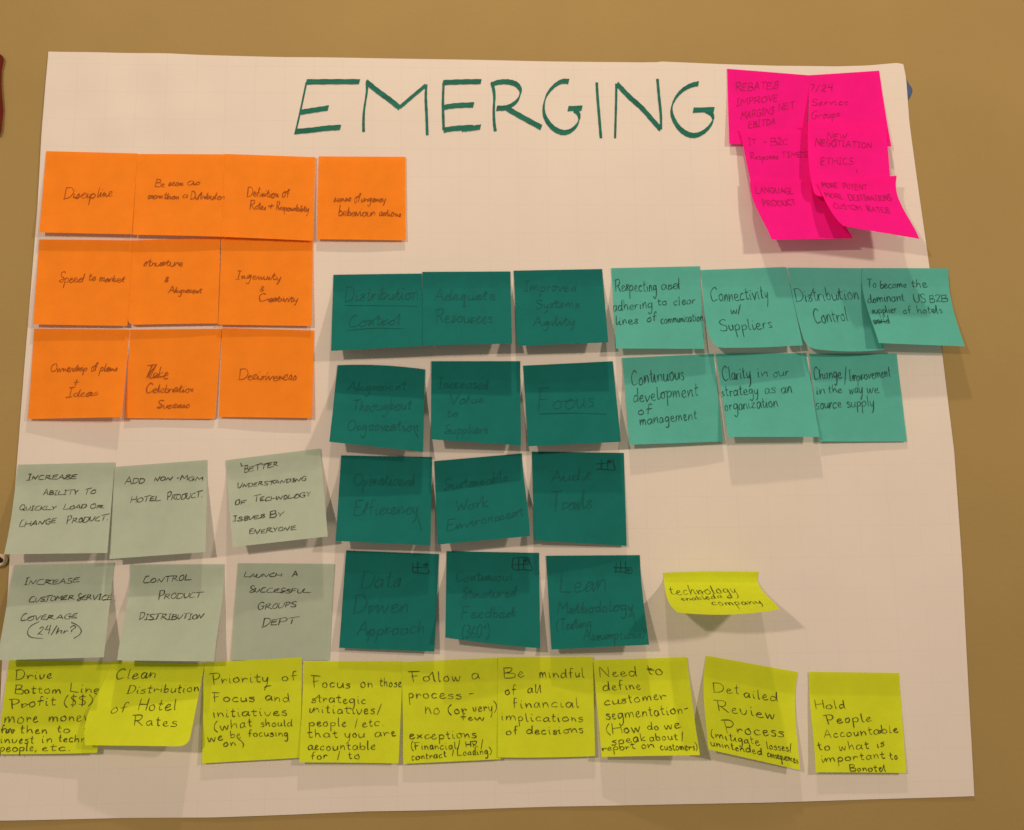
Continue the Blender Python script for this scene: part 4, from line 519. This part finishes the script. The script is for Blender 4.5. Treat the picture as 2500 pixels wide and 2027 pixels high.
# letters some of the writers shape their own way
OWN = {
 'lime': {'r': (.38, '!.0,.5 .06,.0;.06,.16 .2,.42 .42,.3'), 'n': (.46, '!.03,.54 .06,.0;.06,.16 .22,.46 .36,.36 .43,.0'),
          'F': (.58, '!.1,-.04 .06,.98;!-.14,1.02 .55,.98;!-.02,.5 .42,.55'), 'P': (.62, '!.14,-.08 .08,.95;-.16,1.0 .4,1.04 .6,.78 .4,.48 .1,.44'),
          'R': (.66, '!.1,-.04 .06,.95;-.16,1 .4,1.02 .54,.8 .36,.52 .1,.46;!.2,.48 .66,-.02'), 'e': (.4, '.04,.2 .3,.34 .26,.5 .1,.42 .04,.14 .18,-.02 .42,.1'),
          'v': (.44, '.0,.5 .1,.06 .22,.02 .36,.2 .4,.5'), 's': (.38, '.38,.46 .14,.46 .08,.34 .34,.22 .28,-.02 .0,.02')},
 'sage': {'E': (.6, '!.56,.96 .06,.84 .02,.1 .64,.12;!.04,.5 .5,.56'), 'N': (.72, '!.0,.05 .1,.8 .45,.12 .72,.95'), 'C': (.66, '.6,.92 .24,.85 .04,.4 .16,.06 .7,.1'),
          'T': (.66, '!.3,0 .32,.9;!-.04,.98 .86,1.12'), 'L': (.62, '!.08,1 .0,.06 .78,.1'), 'R': (.7, '!.04,0 .1,.92;.02,.92 .48,.9 .4,.6 .1,.46;!.18,.48 .76,.04'),
          'O': (.62, '.4,.9 .08,.7 .06,.2 .3,.04 .58,.3 .5,.8 .3,.92'), 'U': (.6, '.02,.9 .06,.15 .3,.02 .55,.4 .58,.9'), 'D': (.66, '!.04,.04 .06,.96;-.06,.94 .5,.9 .64,.5 .4,.08 -.02,.02')},
 'orange': {'s': (.36, '.02,.04 .2,.46 .3,.2 .2,.0 .02,.06'), 'n': (.44, '!.0,.3 .1,.46 .12,.02 .3,.44 .36,.06 .46,.1'), 'r': (.34, '!.0,.1 .12,.5 .2,.4 .3,.42 .32,.04'),
            'i': (.2, '!.06,.46 .08,.04 .2,.1;!.12,.72 .15,.76')},
 'teal': {'r': (.36, '!.05,.5 .07,0;.07,.2 .2,.46 .38,.42')},
}
PARSED = {}
for ch, (w, src) in list(GLYPHS.items()) + [((hand_, c), g) for hand_, d in OWN.items() for c, g in d.items()]:
    st = []
    for s in src.split(';'):
        sharp = s.startswith('!')
        st.append((sharp, [tuple(float(a) for a in q.split(',')) for q in s.lstrip('!').split()]))
    PARSED[ch] = (w, st)
# hand of each writer: slant, gap between letters, wobble, running hand (letters joined)
JOIN = {'orange': 1.0, 'teal': .8, 'sage': .45, 'pink': .2, 'lime': .04, 'mint': .15}
HAND = {'orange': (.16, .05, .075, True), 'sage': (.12, .10, .085, True), 'lime': (-.05, .15, .065, True),
        'teal': (.13, .12, .055, True), 'mint': (.04, .09, .065, True), 'pink': (.08, .14, .080, True)}
# how tall the letters after the first one are, small capitals and low running hands
LOWER = {'orange': .84, 'sage': .70, 'lime': .97, 'teal': .92, 'mint': 1.0, 'pink': .86}


def word_strokes(word, hand):
    """strokes of a word in units of its cap height, and its width"""
    slant, gap, wob, joined = HAND[hand]
    x, out, last = 0.0, [], None
    drift = 0.0
    for ci, ch in enumerate(word):
        w, st = PARSED.get((hand, ch)) or PARSED.get(ch, PARSED['-'])
        sx = random.uniform(.84, 1.16)
        sy = random.uniform(.90, 1.08) * (LOWER[hand] if ci and ch.isalpha() else 1.0)
        drift = drift * .7 + random.uniform(-wob, wob) * .7
        dy = drift
        for k, (sharp, pts) in enumerate(st):
            q = [(x + px * sx + slant * py + random.uniform(-wob, wob) * .5, py * sy + dy + random.uniform(-wob, wob) * .5) for px, py in ((a, b * (1.45 if b < -.15 else 1.0)) for a, b in pts)]
            if k == 0 and joined and last and ch.isalpha() and random.random() < JOIN[hand]:
                out.append((True, [last, q[0]]))
            out.append((sharp, q))
        lead = out[-len(st)][1][-1] if len(st) else None
        last = lead if (joined and ch.isalpha() and ch not in 'pyqgfj' and lead and -.1 < lead[1] < .6) else None
        x += w * sx + gap
    return out, x - gap


# ------------------------------------------------------------ sticky notes
def lag3(u):
    return (2 * (u - .5) * (u - 1), 4 * u * (1 - u), 2 * u * (u - .5))


def surface(G, u, v):
    """point of a note (mm): u across, v down; smooth through the rows of three points"""
    n = len(G) - 1
    t = v * n
    i = max(0, min(n - 1, int(math.floor(t))))
    t -= i
    L = lag3(u)

    def row(j):
        if j < 0:
            return 2 * row(0) - row(1)
        if j > n:
            return 2 * row(n) - row(n - 1)
        return Vector(G[j][0]) * L[0] + Vector(G[j][1]) * L[1] + Vector(G[j][2]) * L[2]
    a, b, c, d = row(i - 1), row(i), row(i + 1), row(i + 2)
    return .5 * ((2 * b) + (c - a) * t + (2 * a - 5 * b + 4 * c - d) * t * t + (3 * b - a - 3 * c + d) * t ** 3)


def normal(G, u, v):
    e = .01
    du = surface(G, u + e, v) - surface(G, u - e, v)
    dv = surface(G, u, v + e) - surface(G, u, v - e)
    n = dv.cross(du)
    n.normalize()
    return n if n.y < 0 else -n


ROUND = {'O6': ('BL', .07), 'Y2': ('BR', .10), 'L2': ('BL', .08), 'L3': ('BL', .12), 'P4': ('BL', .06), 'O9': ('BR', .03)}


def round_uv(u, v, corner, r):
    cu = r if corner[1] == 'L' else 1 - r
    cv = r if corner[0] == 'T' else 1 - r
    inside_u = u < cu if corner[1] == 'L' else u > cu
    inside_v = v < cv if corner[0] == 'T' else v > cv
    if inside_u and inside_v:
        # squeeze the corner square onto a quarter disc
        a, b = (u - cu) / r, (v - cv) / r
        m = max(abs(a), abs(b))
        h = math.hypot(a, b)
        if h > 1e-9:
            u, v = cu + a / h * m * r, cv + b / h * m * r
    return u, v


MARKS = {'~': 'handwriting', '#': 'drawn_grid', '_': 'underline', '%': 'scribble'}


def build_note(key, color, label, group, mat=None):
    G = NOTE_SHAPES[key]
    org = surface(G, .5, 0)
    n = 26
    wv = random.uniform(0, 6.28)
    wa = random.uniform(.10, .28)
    vs, fs = [], []

    def ripple(u, v):
        return wa * math.sin(u * 5.0 + v * 3.1 + wv) * min(1.0, max(0.0, v - .1) * 2)
    for j in range(n + 1):
        for i in range(n + 1):
            u, v = i / n, j / n
            if key in ROUND:
                u, v = round_uv(u, v, *ROUND[key])
            p = surface(G, u, v)
            p.y -= ripple(u, v)
            vs.append((p - org) * MM)
    for j in range(n):
        for i in range(n):
            a = j * (n + 1) + i
            fs.append((a, a + n + 1, a + n + 2, a + 1))
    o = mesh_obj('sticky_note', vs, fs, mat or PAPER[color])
    uvl = o.data.uv_layers.new(name='note')
    for lp in o.data.loops:
        j, i = divmod(lp.vertex_index, n + 1)
        uvl.data[lp.index].uv = (i / n, 1 - j / n)
    o.location = org * MM
    tag(o, label, 'sticky note', group)
    # its handwriting: thin ribbons of ink lying on the curved paper
    sets = {}
    count = 0

    def ribbon(uv, width, lift, part='handwriting'):
        hv, hf = sets.setdefault(part, ([], []))
        base = len(hv)
        P = [surface(G, u, v) for u, v in uv]
        m = len(P)
        for i in range(m):
            u, v = uv[i]
            nn = normal(G, u, v)
            t = P[min(i + 1, m - 1)] - P[max(i - 1, 0)]
            if t.length < 1e-6:
                t = Vector((1, 0, 0))
            side = nn.cross(t).normalized()
            end = .72 if i in (0, m - 1) else 1.0
            w = width * end * (1 + .26 * math.sin(i * .45 + base)) / 2
            c = P[i] + nn * lift
            c.y -= ripple(u, v)
            for s in (1, -1):
                hv.append((c + side * w * s - org) * MM)
        for i in range(m - 1):
            a = base + 2 * i
            hf.append((a, a + 1, a + 3, a + 2))
    pen = PEN[color]
    for item in NOTE_WRITING[key]:
        if item[0] in MARKS:
            c = item[1:]
            uv = smooth_path([(c[k], c[k + 1]) for k in range(0, len(c), 2)])
            ribbon(uv, pen * random.uniform(.85, 1.1), .30 + .012 * (count % 14), MARKS[item[0]])
            count += 1
            continue
        word, u0, v0, u1, v1, h = item
        strokes, width = word_strokes(word, color)
        for sharp, pts in strokes:
            q = []
            if sharp:
                for a, b in zip(pts, pts[1:]):
                    q += [(a[0] + (b[0] - a[0]) * k / 3, a[1] + (b[1] - a[1]) * k / 3) for k in range(3)]
                q.append(pts[-1])
            else:
                q = smooth_path(pts, 5)
            uv = []
            for x, y in q:
                s = x / width
                uv.append((u0 + (u1 - u0) * s, v0 + (v1 - v0) * s - y * h))
            ribbon(uv, pen * random.uniform(.72, 1.25), .30 + .012 * (count % 14))
            count += 1
    for part, (hv, hf) in sets.items():
        mesh_obj(part, hv, hf, GRID_INK if part == 'drawn_grid' else INK[color], o, smooth=False)
    return o


G_O = 'orange sticky notes in the upper left block'
G_S = 'sage green sticky notes at the left'
G_Y = 'lime yellow sticky notes along the bottom'
G_T = 'dark teal sticky notes in the middle'
G_L = 'light green sticky notes at the right'
G_P = 'hot pink sticky notes in the upper right cluster'
NOTES = [
 ('O8', 'orange', 'orange sticky note reading "Ownership of plans + Ideas", left end of the lowest orange row', G_O),
 ('O9', 'orange', 'orange sticky note with a crossed-out word above "Celebration Success"', G_O),
 ('O10', 'orange', 'orange sticky note with the single word "Decisiveness", right end of the lowest orange row', G_O),
 ('O5', 'orange', 'orange sticky note reading "Speed to market" in brown pen', G_O),
 ('O6', 'orange', 'orange sticky note reading "structure & Alignment", its lower left corner rounded', G_O),
 ('O7', 'orange', 'orange sticky note reading "Ingenuity & Creativity"', G_O),
 ('O1', 'orange', 'orange sticky note with the single word "Discipline", top left of the orange block', G_O),
 ('O2', 'orange', 'orange sticky note reading "Be seen as more than a Distributor"', G_O),
 ('O3', 'orange', 'orange sticky note reading "Definition of Roles + Responsibility"', G_O),
 ('O4', 'orange', 'orange sticky note reading "sense of urgency behaviour actions", apart from the block', G_O),
 ('S6', 'sage', 'sage green sticky note lying flat, reading "LAUNCH A SUCCESSFUL GROUPS DEPT"', G_S),
 ('S4', 'sage', 'sage green sticky note reading "INCREASE CUSTOMER SERVICE COVERAGE (24/hr?)"', G_S),
 ('S5', 'sage', 'sage green sticky note reading "CONTROL PRODUCT DISTRIBUTION"', G_S),
 ('S1', 'sage', 'sage green sticky note reading "INCREASE ABILITY TO QUICKLY LOAD OR CHANGE PRODUCT."', G_S),
 ('S2', 'sage', 'sage green sticky note with two lines, the lower one "HOTEL PRODUCT."', G_S),
 ('S3', 'sage', 'tilted sage green sticky note reading "BETTER UNDERSTANDING OF TECHNOLOGY ISSUES BY EVERYONE"', G_S),
 ('Y1', 'lime', 'lime yellow sticky note reading "Drive Bottom Line Profit ($$)", cut by the left frame edge', G_Y),
 ('Y2', 'lime', 'lime yellow sticky note reading "Clean Distribution of Hotel Rates", its lower right corner rounded', G_Y),
 ('Y3', 'lime', 'lime yellow sticky note reading "Priority of Focus and initiatives"', G_Y),
 ('Y4', 'lime', 'lime yellow sticky note reading "Focus on those strategic initiatives/ people/ etc."', G_Y),
 ('Y5', 'lime', 'lime yellow sticky note reading "Follow a process - no (or very) few exceptions"', G_Y),
 ('Y6', 'lime', 'lime yellow sticky note reading "Be mindful of all financial implications of decisions"', G_Y),
 ('Y7', 'lime', 'lime yellow sticky note reading "Need to define customer segmentation"', G_Y),
 ('Y8', 'lime', 'slanting lime yellow sticky note reading "Detailed Review Process"', G_Y),
 ('Y9', 'lime', 'lime yellow sticky note reading "Hold People Accountable", right end of the bottom row', G_Y),
 ('Y10', 'lime', 'bright yellow sticky note sticking far out from the sheet, reading "technology enabled company"', None),
 ('T10', 'teal', 'dark teal sticky note reading "Data Driven Approach" with a small pen grid', G_T),
 ('T11', 'teal', 'dark teal sticky note reading "Continuous Structured Feedback (360°)" with a small pen grid', G_T),
 ('T12', 'teal', 'dark teal sticky note reading "Lean Methodology (Testing Assumptions)" with a small pen grid', G_T),
 ('T7', 'teal', 'dark teal sticky note reading "Operational Efficiency"', G_T),
 ('T8', 'teal', 'tilted dark teal sticky note reading "Sustainable Work Environment"', G_T),
 ('T9', 'teal', 'dark teal sticky note reading "Audit Trails" with a small pen grid', G_T),
 ('T4', 'teal', 'dark teal sticky note reading "Alignment Throughout Organization"', G_T),
 ('T5', 'teal', 'dark teal sticky note reading "Increased Value to Suppliers"', G_T),
 ('T6', 'teal', 'dark teal sticky note with the one underlined word "Focus"', G_T),
 ('T1', 'teal', 'dark teal sticky note with "Distribution" and "Control" both underlined', G_T),
 ('T2', 'teal', 'dark teal sticky note reading "Adequate Resources"', G_T),
 ('T3', 'teal', 'dark teal sticky note reading "Improved Systems Agility"', G_T),
 ('L5', 'mint', 'light green sticky note reading "Continuous development of management"', G_L),
 ('L6', 'mint', 'light green sticky note reading "Clarity in our strategy as an organization"', G_L),
 ('L7', 'mint', 'light green sticky note reading "Change / Improvement in the way we source supply"', G_L),
 ('L1', 'mint', 'light green sticky note reading "Respecting and adhering to clear lines of communication"', G_L),
 ('L2', 'mint', 'light green sticky note reading "Connectivity w/ Suppliers"', G_L),
 ('L3', 'mint', 'light green sticky note reading "Distribution Control", without underlines', G_L),
 ('L4', 'mint', 'light green sticky note overhanging the right edge of the white sheet', G_L),
 ('P1', 'pink', 'hot pink sticky note reading "REBATES IMPROVE MARGINS NET", top left of the pink cluster', G_P),
 ('P2', 'pink', 'hot pink sticky note reading "7/24 Service Groups", top right of the pink cluster', G_P),
 ('P3', 'pink', 'hot pink sticky note reading "IT - B2C Response TIMES", in the left pink column', G_P),
 ('P4', 'pink', 'hot pink sticky note reading "NEW NEGOTIATION ETHICS", in the right pink column', G_P),
 ('P5', 'pink', 'hot pink sticky note reading "LANGUAGE PRODUCT", bottom left of the pink cluster', G_P),
 ('P6', 'pink', 'curled hot pink sticky note with three lines, bottom right of the pink cluster', G_P),
]
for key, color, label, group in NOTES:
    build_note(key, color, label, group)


# ------------------------------------------------------------ small things at the edges of the sheet
def lump(name, outline, depth, mat, label, cat, seed=1):
    """a soft pressed lump whose outline is a polygon in mm on the wall"""
    rnd = random.Random(seed)
    cx = sum(p[0] for p in outline) / len(outline)
    cz = sum(p[1] for p in outline) / len(outline)
    path = smooth_path(list(outline) + [outline[0]], 5)[:-1]
    rings = [(1.0, 0.02), (1.0, .45), (.9, .8), (.68, 1.0), (.35, 1.06)]
    vs, fs = [], []
    m = len(path)
    for s, d in rings:
        for x, z in path:
            vs.append(((x - cx) * s * MM, -(d * depth + rnd.uniform(-.06, .06) * depth * (d > .3)) * MM, (z - cz) * s * MM))
    vs.append((0, -depth * 1.05 * MM, 0))
    for r in range(len(rings) - 1):
        for i in range(m):
            a, b = r * m + i, r * m + (i + 1) % m
            fs.append((a, b, b + m, a + m))
    for i in range(m):
        fs.append(((len(rings) - 1) * m + i, (len(rings) - 1) * m + (i + 1) % m, len(vs) - 1))
    o = mesh_obj(name, vs, fs, mat)
    o.location = (cx * MM, 0, cz * MM)
    tag(o, label, cat)
    return o


px0 = min(p[0] for p in PUTTY)
lump('adhesive_putty', [(px0 - 4.5, PUTTY[0][1] - 6)] + PUTTY + [(px0 - 5, PUTTY[-1][1] + 2), (px0 - 5, PUTTY[-1][1] + 11)], 0.70,
     plain_mat('blue_putty', (0.06, 0.11, 0.26), .6, .3),
     'blue lump of adhesive putty peeking out from behind the upper right edge of the sheet', 'adhesive putty', 3)

# dark red paper at the left border of the frame
mx = min(p[0] for p in MAROON)
ztop, zbot = MAROON[0][1], MAROON[-1][1]
nrow, ncol = 40, 14
vs, fs = [], []
for j in range(nrow + 1):
    z = ztop + (zbot - ztop) * j / nrow
    k = min(range(len(MAROON) - 1), key=lambda i: 0 if MAROON[i][1] >= z >= MAROON[i + 1][1] else 1)
    (xa, za), (xb, zb) = MAROON[k], MAROON[k + 1]
    xe = xa + (xb - xa) * (za - z) / max(1e-6, za - zb)
    for i in range(ncol + 1):
        s = i / ncol
        x = xe - 72 * (1 - s)
        d = 1.6 + 1.2 * s ** 3 + .3 * math.sin(z * .2 + s * 3)
        vs.append((x * MM, -d * MM, z * MM))
for j in range(nrow):
    for i in range(ncol):
        a = j * (ncol + 1) + i
        fs.append((a, a + ncol + 1, a + ncol + 2, a + 1))
o = mesh_obj('paper_slip', vs, fs, paper_mat('dark_red_paper', (0.125, 0.018, 0.010), .05))
tag(o, 'dark red paper slip with a ragged edge, at the left border of the photo', 'paper slip')


# cream loop of rolled tape at the left border
def tape_loop():
    cx, cz = TAPE[0]
    m, k = 40, 6
    vs, fs = [], []
    for r, y in ((1.0, -1.0), (1.0, -6.0), (.95, -7.0), (.76, -7.0), (.68, -6.0), (.62, -1.5)):
        for i in range(m):
            a = 2 * math.pi * i / m
            rr = 5.1 * r * (1 + .06 * math.sin(2 * a + .6))
            pinch = 1.0
            if r < .8:
                pinch = 1 + .22 * math.cos(3 * a + .5)
            vs.append((rr * pinch * math.cos(a) * .98 * MM, y * MM, rr * pinch * math.sin(a) * 1.02 * MM))
    for r in range(k - 1):
        for i in range(m):
            a, b = r * m + i, r * m + (i + 1) % m
            fs.append((a, b, b + m, a + m))
    o = mesh_obj('tape_loop', vs, fs, paper_mat('cream_tape', (0.68, 0.59, 0.43), .1))
    o.location = (cx * MM, 0, cz * MM)
    tag(o, 'small cream rolled loop of tape on the wall at the left border', 'tape')
    vs = [(0, -2.0 * MM, 0)] + [(3.9 * math.cos(2 * math.pi * i / 24) * MM, -2.0 * MM, 3.9 * math.sin(2 * math.pi * i / 24) * MM) for i in range(24)]
    fs = [(0, 1 + i, 1 + (i + 1) % 24) for i in range(24)]
    mesh_obj('hole_shade', vs, fs, plain_mat('dark_hole_shade', (0.025, 0.012, 0.006)), o)  # near-black disc that paints in the shade inside the loop's hole


tape_loop()
